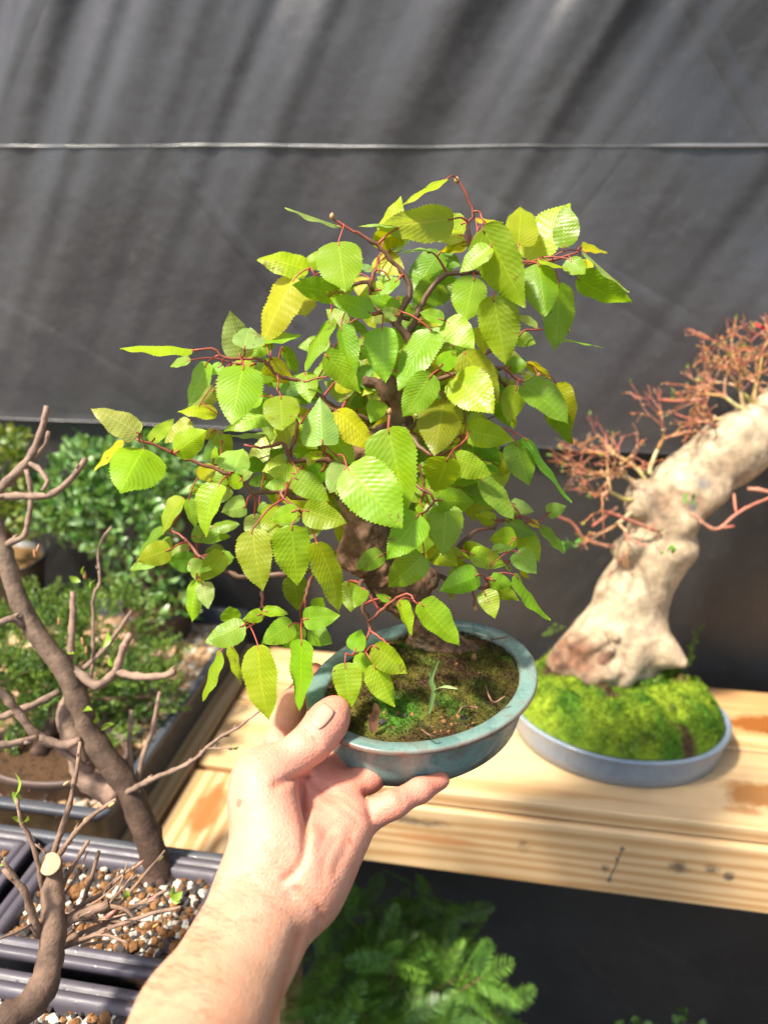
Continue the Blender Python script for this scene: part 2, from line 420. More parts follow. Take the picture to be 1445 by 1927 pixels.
def sheet(x0, x1, z0, z1, nx, nz, y, amp=1., pleat=None, hem=0.):
    X, Z = np.meshgrid(np.linspace(x0, x1, nx), np.linspace(z0, z1, nz))
    Y = y-amp*fold(X, Z)
    if hem: Y -= .0008*np.exp(-((Z-z0)/.006)**2)*(1+.5*n1(X*9))
    v = np.stack([X, Y, Z], -1).reshape(-1, 3)
    f = [(j*nx+i, j*nx+i+1, (j+1)*nx+i+1, (j+1)*nx+i) for j in range(nz-1) for i in range(nx-1)]
    return v, f
SEAM = lambda x: .726-.007*(x+.2)+.003*n1(x*1.3+3)+.0016*n1(x*5)
g = G(); g.add(*sheet(-2.2, 1.8, .335, 1.5, 460, 260, WY, hem=1)); g.build('upper_panel', M_FAB, bd)
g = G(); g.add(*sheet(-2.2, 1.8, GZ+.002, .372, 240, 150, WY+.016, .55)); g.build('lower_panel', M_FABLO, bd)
# stitched pleat across the upper panel: a thin ridge, glint painted into its colour
g = G(); xs = np.linspace(-2.2, 1.8, 400); zs = SEAM(xs)
ys = WY-fold(xs, zs)-.0012
g.tube(np.stack([xs, ys, zs], 1), np.clip(.0014*(1+.7*n1(xs*8+11)+.5*n1(xs*23+4)), .0005, .0028), 10); g.build('seam', mat_fabric('fabric_fold_glint', (.16, .16, .16), .25), bd)
g = G(); g.tube(np.stack([xs, WY-fold(xs, np.full_like(xs, .337))-.0005, .3352+.001*n1(xs*3)], 1), .0015, 8); g.build('hem', M_FAB, bd)

# main bench: lateral boards with a beam along the front
BF = .742
b1 = thing('wooden_bench', 'new pine bench along the backdrop, carrying the thick trunk bonsai in the blue pot', 'bench', (.3, .9, GZ))
g = G(); g.box((-.347, BF, -.0195), (2.0, BF+.142, 0))
wet = (.30, .115, .022)
st1 = [((.345, .80, 0, .075, .03, .05), wet, .85), ((.40, .775, 0, .10, .014, .05, .6), (.42, .17, .03), .7), ((.30, .77, 0, .03, .008, .05, .6), wet, .6),
       ((-.2, .79, 0, .05, .01, .05), wet, .3)]
g.build('board', mat_wood('pine_front', 'X', st1, seed=1.3), b1, False, .002)
g = G(); g.box((-.347, BF+.147, -.0195), (2.0, BF+.290, 0))
g.build('board', mat_wood('pine_back', 'X', [((.385, .950, 0, .085, .026, .05), (.24, .08, .016), 1.), ((.42, .93, 0, .06, .012, .05), (.1, .035, .012), .8), ((-.19, .9, 0, .05, .03, .05), wet, .25)], seed=7.1), b1, False, .002)
marks = [(-.075, .7, -.042, .055, .2, .010, .8), (-.125, .7, -.047, .02, .2, .012, .8), (.055, .7, -.060, .009, .2, .012, .5), (.23, .7, -.062, .016, .2, .012, .6), (.265, .7, -.058, .012, .2, .008, .6), (.15, .7, -.075, .006, .2, .008, .5), (.285, .7, -.066, .008, .2, .009, .5)]
g = G(); g.box((-.347, BF-.006, -.114), (2.0, BF+.032, -.0225))
g.build('front_beam', mat_wood('pine_beam', 'X', [((-.045, .73, -.066, .06, .1, .010, .6), (.50, .22, .08), .7), ((-.16, .73, -.055, .03, .1, .006, .6), (.5, .22, .08), .6)], marks, seed=3.7), b1, False, .003)
for x in (-.30, .62, 1.9):
    g = G(); g.box((x, BF+.035, GZ), (x+.04, BF+.125, -.022)); g.build('leg', mat_wood('pine_leg_%d' % (x*10), 'X', seed=x+9), b1, False, .003)
# a vertical crack between two nail heads in the beam
g = G()
pa, pb = np.array([.165, BF-.0065, -.044]), np.array([.155, BF-.0065, -.092])
g.tube(spline([pa, (pa+pb)/2+[.001, 0, 0], pb], .006), .0007, 6); g.tube([pa-[0, .001, 0], pa+[0, .003, 0]], .0022, 10); g.tube([pb-[0, .001, 0], pb+[0, .003, 0]], .0025, 10)
pm = (pa+pb)/2+[.001, 0, .008]; g.tube([pm-[0, .001, 0], pm+[0, .003, 0]], .0018, 10)
g.build('nail', simple('nail_steel', (.06, .055, .05), (.2, .18, .16), 90, .5, .2), b1)

b2 = thing('wooden_bench', 'pine bench section of boards running front to back, under the black trays', 'bench', (-.5, .6, GZ))
bx = [(-.347-.006-.142*(k+1)-.004*k, -.353-.142*k-.004*k) for k in range(4)]
for k, (x0, x1) in enumerate(bx):
    g = G(); g.box((x0, .05, -.0195), (x1, 1.035, 0)); g.build('board', mat_wood('pine_left_%d' % k, 'Y', seed=2.+k*1.7), b2, False, .002)
g = G(); g.box((-.346, .05, -.0195), (-.215, BF-.010, 0))
g.build('board', mat_wood('pine_left_wide', 'Y', [((-.305, .668, 0, .020, .048, .05, .4, .9), (.28, .115, .03), .9), ((-.285, .70, 0, .012, .012, .05), (.55, .24, .06), .6)], seed=12.4), b2, False, .002)
g = G(); g.box((-.93, .07, -.11), (-.25, .105, -.0205)); g.build('cross_beam', mat_wood('pine_cross', 'X', seed=5), b2, False, .002)
for x in (-.9, -.40):
    for y in (.11, .66):
        g = G(); g.box((x, y, GZ), (x+.045, y+.045, -.0205)); g.build('leg', mat_wood('pine_leg_b%d%d' % (x*10, y*10), 'X', seed=x+y), b2, False, .003)

# ------------------------------------------------------------------ trays, pots, gravel
def rrect(x0, x1, y0, y1, r, n=5):
    p = []
    for cx, cy, a in ((x1-r, y1-r, 0), (x0+r, y1-r, 90), (x0+r, y0+r, 180), (x1-r, y0+r, 270)):
        for k in range(n+1):
            t = math.radians(a+90*k/n); p.append((cx+r*math.cos(t), cy+r*math.sin(t)))
    return np.array(p)
def loft(g, rings, close_bottom=True, mi=0, c=None):
    n = len(rings[0]); v = np.concatenate(rings); f = []
    for k in range(len(rings)-1):
        f += [(k*n+i, k*n+(i+1) % n, (k+1)*n+(i+1) % n, (k+1)*n+i) for i in range(n)]
    if close_bottom: f += [tuple(range(n))[::-1], tuple((len(rings)-1)*n+i for i in range(n))]
    g.add(v, f, None, c, mi)
def at(p2, z): return np.column_stack([p2, np.full(len(p2), z)])
def tray(x0, x1, y0, y1, z0, z1, wall=.004, lip=.008, r=.018, floor=.006, ledge=0.):
    g = G(); o = lambda e: rrect(x0+e, x1-e, y0+e, y1-e, max(r-e, .003))
    rings = [at(o(lip+.008), z0), at(o(lip), z0+.003), at(o(lip*.75), z1-.010), at(o(0), z1-.008), at(o(0), z1-.001), at(o(.002), z1)]
    if ledge: rings += [at(o(ledge*.45), z1), at(o(ledge*.5), z1-.003), at(o(ledge*.55), z1-.003), at(o(ledge*.6), z1), at(o(ledge), z1-.0005), at(o(ledge+.002), z1-.006)]
    else: rings += [at(o(lip+wall-.001), z1), at(o(lip+wall), z1-.003)]
    rings += [at(o((ledge or lip+wall)+.006), z0+floor)]
    loft(g, rings); return g
ICO_V = []; ICO_F = []
def _ico():
    import bmesh
    for lv in (1, 2):
        bm = bmesh.new(); bmesh.ops.create_icosphere(bm, subdivisions=lv, radius=1)
        ICO_V.append(np.array([v.co[:] for v in bm.verts])); ICO_F.append([tuple(v.index for v in f.verts) for f in bm.faces]); bm.free()
_ico()
def stones(n, sampler, smin, smax, weights, big=.1, lv=1, r=rng):
    g = G(); V0 = ICO_V[lv]; F0 = ICO_F[lv]
    for _ in range(n):
        p = sampler(r); s = r.uniform(smin, smax)*(1.45 if r.random() < big else 1)
        q = r.normal(size=4); q /= np.linalg.norm(q); R_ = np.array(Matrix(__import__('mathutils').Quaternion(q).to_matrix()))
        d = r.normal(size=(5, 3)); d /= np.linalg.norm(d, axis=1)[:, None]
        v = V0.copy()
        for k in range(5):   # cut facets
            t = v @ d[k]; lim = r.uniform(.55, .85); v -= np.maximum(t-lim, 0)[:, None]*d[k]
        v = v*r.uniform(.7, 1.15, 3)*s
        g.add(v @ R_.T+p, F0, mi=int(r.choice(len(weights), p=weights)))
    return g
MIX3 = [M_PUMICE, M_AKADAMA, M_LAVA]

t1 = thing('plant_tray', 'large black plastic tray holding the juniper pot on tan gravel', 'tray', (-.6, .8, 0))
tray(-.86, -.371, .572, 1.036, .001, .062).build('tray_shell', M_TRAYP, t1, True)
g = stones(2100, lambda r: np.array([-.395-abs(r.normal())*.075, r.uniform(.60, 1.01), .036+r.uniform(0, .006)]), .0035, .006, [.25, .75], lv=0)
g.box((-.845, .588, .008), (-.392, 1.02, .036), 1)
o = g.build('gravel', [M_PUMICE, M_TAN], t1, False); o['kind'] = 'stuff'
t2 = thing('plant_tray', 'slate blue rimmed tray on the near boards, full of square gravel pots', 'tray', (-.42, .3, 0))
tray(-.66, -.205, .05, .537, .001, .072, lip=.006).build('tray_shell', M_TRAYP, t2, True)

def square_pot(root, x0, x1, y0, y1, n, z1=.078, dens=1.):
    tray(x0, x1, y0, y1, .009, z1, lip=.006, r=.012, ledge=.016).build('pot', M_PURPLE, root)
    ins = .019
    g = stones(n, lambda r: np.array([r.uniform(x0+ins, x1-ins), r.uniform(y0+ins, y1-ins), z1-.013+r.uniform(0, .005)]), .0026, .0050, [.22, .38, .40], .16, 0)
    g.box((x0+.02, y0+.02, .03), (x1-.02, y1-.02, z1-.013), 2)
    o = g.build('gravel', MIX3, root, False); o['kind'] = 'stuff'

# ================================================================== the bonsai held in the hand
SC = 1.08
def PH(px, py, d): return P(px, py, d*SC)
PC = Cv + .5*SC*ray(800.5, 1271.9)              # centre of the pot's rim
ZR = PC[2]; PA, PB, PG = .0855*SC, .0671*SC, math.radians(58)
ZB = ZR-.037
held = thing('potted_bonsai', 'leafy bright green bonsai in an oval teal pot, held up in a hand', 'bonsai', (PC[0], PC[1], ZB))
def oval(e, z, n=96, wob=0.):
    t = np.linspace(0, 2*np.pi, n, endpoint=False)
    k = 1+wob*(np.sin(3*t+1)+.7*np.sin(5*t+2.2)+.4*np.sin(9*t))
    x, y = (PA-e)*k*np.cos(t), (PB-e)*k*np.sin(t)
    X = PC[0]+x*math.cos(PG)-y*math.sin(PG); Y = PC[1]+x*math.sin(PG)+y*math.cos(PG)
    return np.column_stack([X, Y, np.full(n, z)+.0006*np.sin(2*t+.5)])
g = G()
loft(g, [oval(.0135, ZB), oval(.0118, ZB+.0012), oval(.0098, ZB+.010), oval(.0084, ZB+.019), oval(.0078, ZR-.0085), oval(.0060, ZR-.0062), oval(.0014, ZR-.0050, wob=.002),
         oval(.0004, ZR-.0040, wob=.003), oval(0, ZR-.0024, wob=.003), oval(.0002, ZR-.0012, wob=.003), oval(.0009, ZR-.0005, wob=.003), oval(.0022, ZR-.0004, wob=.003), oval(.0112, ZR-.0020, wob=.003), oval(.0128, ZR-.0030, wob=.004), oval(.0135, ZR-.006), oval(.0145, ZR-.015)])
cc = np.ones((sum(len(x) for x in g.v), 3))
for k_, val in ((0, .2), (1, .5), (6, .35), (7, 0), (8, 0), (9, .1), (10, .6), (13, .5)): cc[k_*96:(k_+1)*96] = val
g.c = [cc]
g.build('pot', mat_glaze('teal_glaze', (.055, .135, .130), (.165, .265, .235), (.155, .125, .10)), held)

def hfield(cx, cy, a, b, rot, zf, nr=46, nt=120, e=.0):
    """polar height field; returns verts, faces"""
    v = []; f = []
    for i in range(nr+1):
        r = i/nr
        for j in range(nt):
            t = 2*np.pi*j/nt; x, y = a*r*math.cos(t), b*r*math.sin(t)
            v.append((cx+x*math.cos(rot)-y*math.sin(rot), cy+x*math.sin(rot)+y*math.cos(rot), r))
    v = np.array(v); r = v[:, 2].copy(); v[:, 2] = zf(v[:, 0], v[:, 1], r)
    for i in range(nr):
        f += [(i*nt+j, i*nt+(j+1) % nt, (i+1)*nt+(j+1) % nt, (i+1)*nt+j)[::-1] for j in range(nt)]
    return v, [q[::-1] for q in f]
def vfbm(x, y, s, seed):
    return fbm(np.column_stack([x, y, np.zeros_like(x)]), s, seed)
def soil_z(x, y, r): return ZR-.006+.013*(1-r**2)**.8+.0016*vfbm(x, y, 160, 3)+.0011*vfbm(x, y, 480, 8)
def soil_c(x, y):
    gn = np.clip(vfbm(x, y, 70, 21)*.9+.55, 0, 1)
    bright = np.exp(-(((x-BX)/.016)**2+((y-BY)/.018)**2)); gn2 = np.clip(vfbm(x, y, 55, 4)*.8-.1+bright*1.4, 0, 1)
    c = np.outer(1-gn, (.055, .028, .013))+np.outer(gn, (.105, .092, .016))
    return c*(1-gn2)[:, None]+np.outer(gn2, (.065, .16, .014))
BX, BY = onz(760, 1330, ZR+.002)[:2]
v, f = hfield(PC[0], PC[1], PA-.0122, PB-.0122, PG, soil_z)
g = G(); g.add(v, f, None, soil_c(v[:, 0], v[:, 1])); g.build('soil', M_MOSS, held)
def blades(n, xy, zf, cf, lmin, lmax, wd, r=rng, lean=.7, jit=.25):
    pts = xy(n); z = zf(pts[:, 0], pts[:, 1]); c = cf(pts[:, 0], pts[:, 1])*(1+jit*r.normal(size=(n, 1))); c = np.clip(c, .004, .6)
    L = r.uniform(lmin, lmax, n)[:, None]; d = np.column_stack([r.normal(size=n)*lean, r.normal(size=n)*lean, np.ones(n)]); d /= np.linalg.norm(d, axis=1)[:, None]
    s = r.normal(size=(n, 3)); s = np.cross(d, s); s /= np.linalg.norm(s, axis=1)[:, None]
    b = np.column_stack([pts, z]); V = np.stack([b-s*wd, b+s*wd, b+d*L*.6+s*wd*.7, b+d*L], 1).reshape(-1, 3)
    F = [(4*i, 4*i+1, 4*i+2, 4*i+3) for i in range(n)]
    return V, F, np.repeat(c, 4, axis=0)
def in_oval(cx, cy, a, b, rot):
    def fn(n):
        r = np.sqrt(rng.random(n))*.985; t = rng.random(n)*2*np.pi; x, y = a*r*np.cos(t), b*r*np.sin(t)
        return np.column_stack([cx+x*math.cos(rot)-y*math.sin(rot), cy+x*math.sin(rot)+y*math.cos(rot)])
    return fn
def rr(x, y):
    dx, dy = x-PC[0], y-PC[1]; u, w_ = dx*math.cos(PG)+dy*math.sin(PG), -dx*math.sin(PG)+dy*math.cos(PG)
    return np.clip(np.hypot(u/(PA-.0122), w_/(PB-.0122)), 0, 1)
g = G(); V, F, c = blades(17000, in_oval(PC[0], PC[1], PA-.0125, PB-.0125, PG), lambda x, y: soil_z(x, y, rr(x, y))-.0005, soil_c, .0010, .0036, .00035)
g.add(V, F, None, c); o = g.build('moss', M_MOSS, held); o['kind'] = 'stuff'
g = stones(46, lambda r: (lambda p: np.array([*p[:2], soil_z(np.array([p[0]]), np.array([p[1]]), rr(np.array([p[0]]), np.array([p[1]])))[0]]))(onz(r.uniform(690, 905), r.uniform(1345, 1376) if r.random() < .7 else r.uniform(1240, 1350), ZR)), .001, .0024, [0., .66, .34], lv=0)
g.build('grit', MIX3, held, False)['kind'] = 'stuff'
# grass sprout, dry leaf, root threads
g = G()
GB = onz(807, 1343, ZR+.003); gd = dep(GB)
def ribbon(g, px, d0, d1, w0, c, mi=0):
    pts = spline([P(x, y, d0+(d1-d0)*k/(len(px)-1)) for k, (x, y) in enumerate(px)], .002); n = len(pts)
    s = np.array([.8, .4, .3]); wv = w0*np.sin(np.pi*np.clip(np.linspace(.15, 1, n), 0, 1))**.6
    tan = np.gradient(pts, axis=0); nn = np.cross(tan, s); nn /= np.linalg.norm(nn, axis=1)[:, None]; side = np.cross(nn, tan); side /= np.linalg.norm(side, axis=1)[:, None]
    v = np.concatenate([pts-side*wv[:, None], pts+nn*wv[:, None]*.35, pts+side*wv[:, None]])
    g.add(v, [(i, n+i, n+i+1, i+1) for i in range(n-1)]+[(n+i, 2*n+i, 2*n+i+1, n+i+1) for i in range(n-1)], None, c, mi)
ribbon(g, [(807, 1343), (816, 1299), (811, 1279), (826, 1240)], gd, gd-.006, .0016, (.22, .33, .10))
ribbon(g, [(814, 1310), (816, 1285), (804, 1262)], gd, gd-.004, .0012, (.16, .27, .06))
ribbon(g, [(815, 1300), (836, 1292), (863, 1297)], gd-.002, gd-.008, .0012, (.24, .34, .12))
g.build('grass_sprout', M_PETAL, held)
g = G(); DB = dep(onz(703, 1372, ZR+.002)); ribbon(g, [(703, 1378), (703, 1352), (708, 1340), (705, 1322)], DB, DB-.005, .0032, (.23, .10, .055)); g.build('dry_leaf', M_PETAL, held)
for q in ([(862, 1345), (868, 1332), (885, 1330), (898, 1332)], [(914, 1290), (920, 1310), (930, 1322), (950, 1310)], [(792, 1372), (806, 1382), (822, 1388)], [(925, 1203), (945, 1200), (956, 1197)]):
    g = G(); pts = [onz(x, y, ZR+.004+.004*(k % 2)) for k, (x, y) in enumerate(q)]; g.tube(spline(pts, .003), .0006, 5, (.20, .10, .06)); g.build('root_thread', M_TWIG, held)

# trunk (melted round cones)
TB = dep(onz(835, 1212, ZR+.004))/SC
tr = [(838, 1222, TB, 40), (802, 1168, TB-.008, 31), (768, 1132, TB-.014, 31), (757, 1097, TB-.018, 34), (722, 1077, TB-.022, 33), (690, 1050, TB-.028, 35), (692, 1005, TB-.032, 40),
      (682, 950, .502, 37), (670, 900, .50, 28), (680, 865, .50, 26), (715, 825, .50, 22), (750, 790, .503, 18), (757, 747, .503, 16), (735, 728, .503, 14), (690, 717, .502, 9)]
sd = SDF(PC+[-.10, -.10, -.03], PC+[.09, .12, .24], .0012)
tp = [(PH(x, y, d), r*d*SC/FPX) for x, y, d, r in tr]
for (a, ra), (b, rb) in zip(tp[:-1], tp[1:]): sd.cone(a, b, ra, rb, .008)
for x, y, d, r in ((799, 1092, TB-.016, 27), (652, 1056, TB-.03, 13), (657, 1030, TB-.03, 13), (712, 1098, TB-.02, 16), (712, 985, .495, 20), (725, 1030, .497, 18), (735, 745, .5, 15), (790, 1215, TB, 26), (880, 1228, TB-.002, 20), (700, 955, .492, 16)):
    sd.ball(PH(x, y, d), r*d*SC/FPX, .008)
for (a, b, r) in (((838, 1222, TB), (920, 1246, TB-.01), 15), ((830, 1222, TB), (790, 1262, TB-.02), 15), ((838, 1222, TB), (880, 1200, TB+.02), 14), ((720, 1130, TB-.016), (745, 1060, TB-.03), 12)):
    sd.cone(PH(*a), PH(*b), r*a[2]*SC/FPX*1.2, r*a[2]*SC/FPX*.5, .008)
for x, y, d, r in ((735, 1008, .478, 15), (668, 1090, .487, 12), (720, 1048, .472, 11)): sd.ball(PH(x, y, d), r*.53/FPX, .004, True)
V, Fq = sd.mesh(); V = smooth_mesh(V, Fq, 1)
tc = np.clip(.5+.35*fbm(V, 90, 5), 0, 1)[:, None]; pale = np.clip(fbm(V, 55, 31)-.35, 0, 1)[:, None]
c = (1-tc)*np.array([.065, .032, .017])+tc*np.array([.19, .095, .05]); c = c*(1-pale)+pale*np.array([.30, .21, .13])
nrm_off = .0010*fbm(V, 330, 2)+.0016*fbm(V, 130, 9)
ctr = V.mean(0)
bm_n = bpy.data.meshes.new('tmp'); bm_n.from_pydata(V.tolist(), [], Fq.tolist()); vn = np.empty(len(V)*3); bm_n.vertices.foreach_get('normal', vn); bpy.data.meshes.remove(bm_n)
g = G(); g.add(V+nrm_off[:, None]*vn.reshape(-1, 3), Fq, None, c); g.build('trunk', M_BARK, held)

# branches: (branch, pixel path, depth from, depth to, radius mm from, to)
BR = [
 ('apex', [(757,747),(765,690),(768,634),(748,608),(772,550),(760,518),(709,461),(656,430),(623,408)], .50,.475,3.0,.6),
 ('apex', [(768,600),(720,590),(690,596)], .497,.485,1.5,.6),
 ('apex', [(700,545),(690,530),(650,540),(604,530),(585,505)], .50,.49,1.4,.6),
 ('apex', [(745,612),(700,570),(700,530),(712,490)], .505,.51,1.6,.6),
 ('top', [(766,640),(800,560),(841,516),(886,510),(886,476),(880,430),(890,398),(865,346),(859,339)], .505,.48,2.2,.65),
 ('top', [(890,398),(903,400),(912,420)], .483,.48,.7,.5), ('top', [(884,455),(905,425)], .485,.483,.7,.5),
 ('far', [(870,512),(922,513),(985,500),(1049,487),(1088,476)], .495,.50,1.6,.7),
 ('midr', [(757,747),(830,712),(926,691),(954,697),(981,719),(1013,710)], .51,.52,2.0,.7),
 ('midr', [(926,691),(962,745),(965,774)], .515,.53,1.3,.8), ('midr', [(880,690),(940,650),(972,634),(993,621),(1013,623)], .515,.52,1.2,.6),
 ('red', [(700,790),(633,774),(611,758),(569,719),(523,706),(498,681),(464,675),(423,672),(398,656),(363,660)], .495,.475,1.5,.65),
 ('red', [(523,706),(522,740)], .478,.475,.6,.5), ('red', [(569,719),(621,706)], .48,.478,.6,.5),
 ('back', [(700,815),(600,745),(540,705),(484,692),(437,681)], .53,.515,2.0,.8),
 ('left', [(670,900),(575,935),(522,925),(478,927),(465,913),(440,894),(379,874),(332,855),(293,838),(254,825)], .50,.47,2.3,.6),
 ('inner', [(675,870),(575,866),(547,866),(540,845),(531,833),(506,841),(459,838)], .505,.48,2.3,.65),
 ('inner', [(545,850),(560,800),(540,770)], .50,.50,1.2,.7),
 ('mid', [(672,890),(600,915),(529,927),(563,960),(587,993),(596,1024)], .49,.46,1.8,.6),
 ('low', [(671,1043),(599,1068),(507,1083),(449,1085),(413,1065),(380,1049),(359,1027),(344,1010),(322,998)], .515,.545,2.8,.7),
 ('low', [(499,1084),(493,1112),(496,1140),(499,1157),(475,1177)], .53,.495,1.4,.7),
 ('low', [(593,1072),(579,1110),(574,1129),(576,1150),(569,1175)], .515,.485,1.4,.7),
 ('low', [(365,1032),(370,1060),(372,1090)], .545,.545,.8,.6),
 ('front', [(705,1082),(680,1098),(682,1143),(693,1171),(696,1187),(684,1215),(687,1228)], .505,.455,1.9,.7),
 ('front', [(693,1171),(715,1150),(737,1132),(765,1118),(784,1137)], .472,.455,1.2,.6), ('front', [(696,1187),(715,1200),(732,1212)], .465,.455,.8,.5), ('front', [(684,1218),(665,1232),(651,1231)], .458,.45,.7,.5),
 ('right', [(800,1080),(826,1084),(840,1090),(898,1106),(926,1104)], .53,.53,2.0,.7),
 ('right', [(735,1045),(807,1040),(871,1045),(910,1050),(962,1057)], .52,.545,2.2,.7),
 ('right', [(855,1040),(876,1015),(898,998),(929,993),(940,979),(1006,982),(1031,965)], .535,.56,1.6,.7),
 ('right', [(885,1105),(893,1125),(894,1145)], .53,.525,.9,.8),
 ('centre', [(720,760),(733,780),(730,821)], .49,.468,1.2,.7), ('centre', [(757,747),(800,720),(829,694)], .50,.47,2.0,.8),
 ('centre', [(750,790),(800,850),(843,852),(882,821)], .5,.468,1.9,.6), ('centre', [(700,870),(760,900),(812,933),(812,950),(795,966)], .5,.475,1.6,.6),
 ('centre', [(680,880),(640,870),(616,857),(608,838)], .49,.465,1.5,.6), ('centre', [(749,791),(740,860),(800,760)], .505,.52,2.,.8),
]
RED, BROWN = np.array([.30, .055, .035]), np.array([.13, .065, .04])
nodes = []; nrad = []; nbr = []
bgeo = {}; 
for key, px, d0, d1, r0, r1 in BR:
    n = len(px); cum = np.concatenate([[0], np.cumsum([math.hypot(px[i+1][0]-px[i][0], px[i+1][1]-px[i][1]) for i in range(n-1)])]); cum /= cum[-1]
    p = spline([PH(x, y, d0+(d1-d0)*t) for (x, y), t in zip(px, cum)], .004)
    p = p+rng.normal(size=p.shape)*.0004; t = np.linspace(0, 1, len(p)); rad = (r0*(1-t)+r1*t)*.001*(1+.16*rng.random(len(p)))
    for k in range(5, len(p)-2, 7): rad[k] *= 1.3
    k = np.clip((rad-.0006)/.0009, 0, 1)[:, None]; c = RED*(1-k)+BROWN*k
    bgeo.setdefault(key, G()).tube(p, rad, 9, c, wob=.06)
    for i in range(len(p)): nodes.append(p[i]); nrad.append(rad[i]); nbr.append(key)

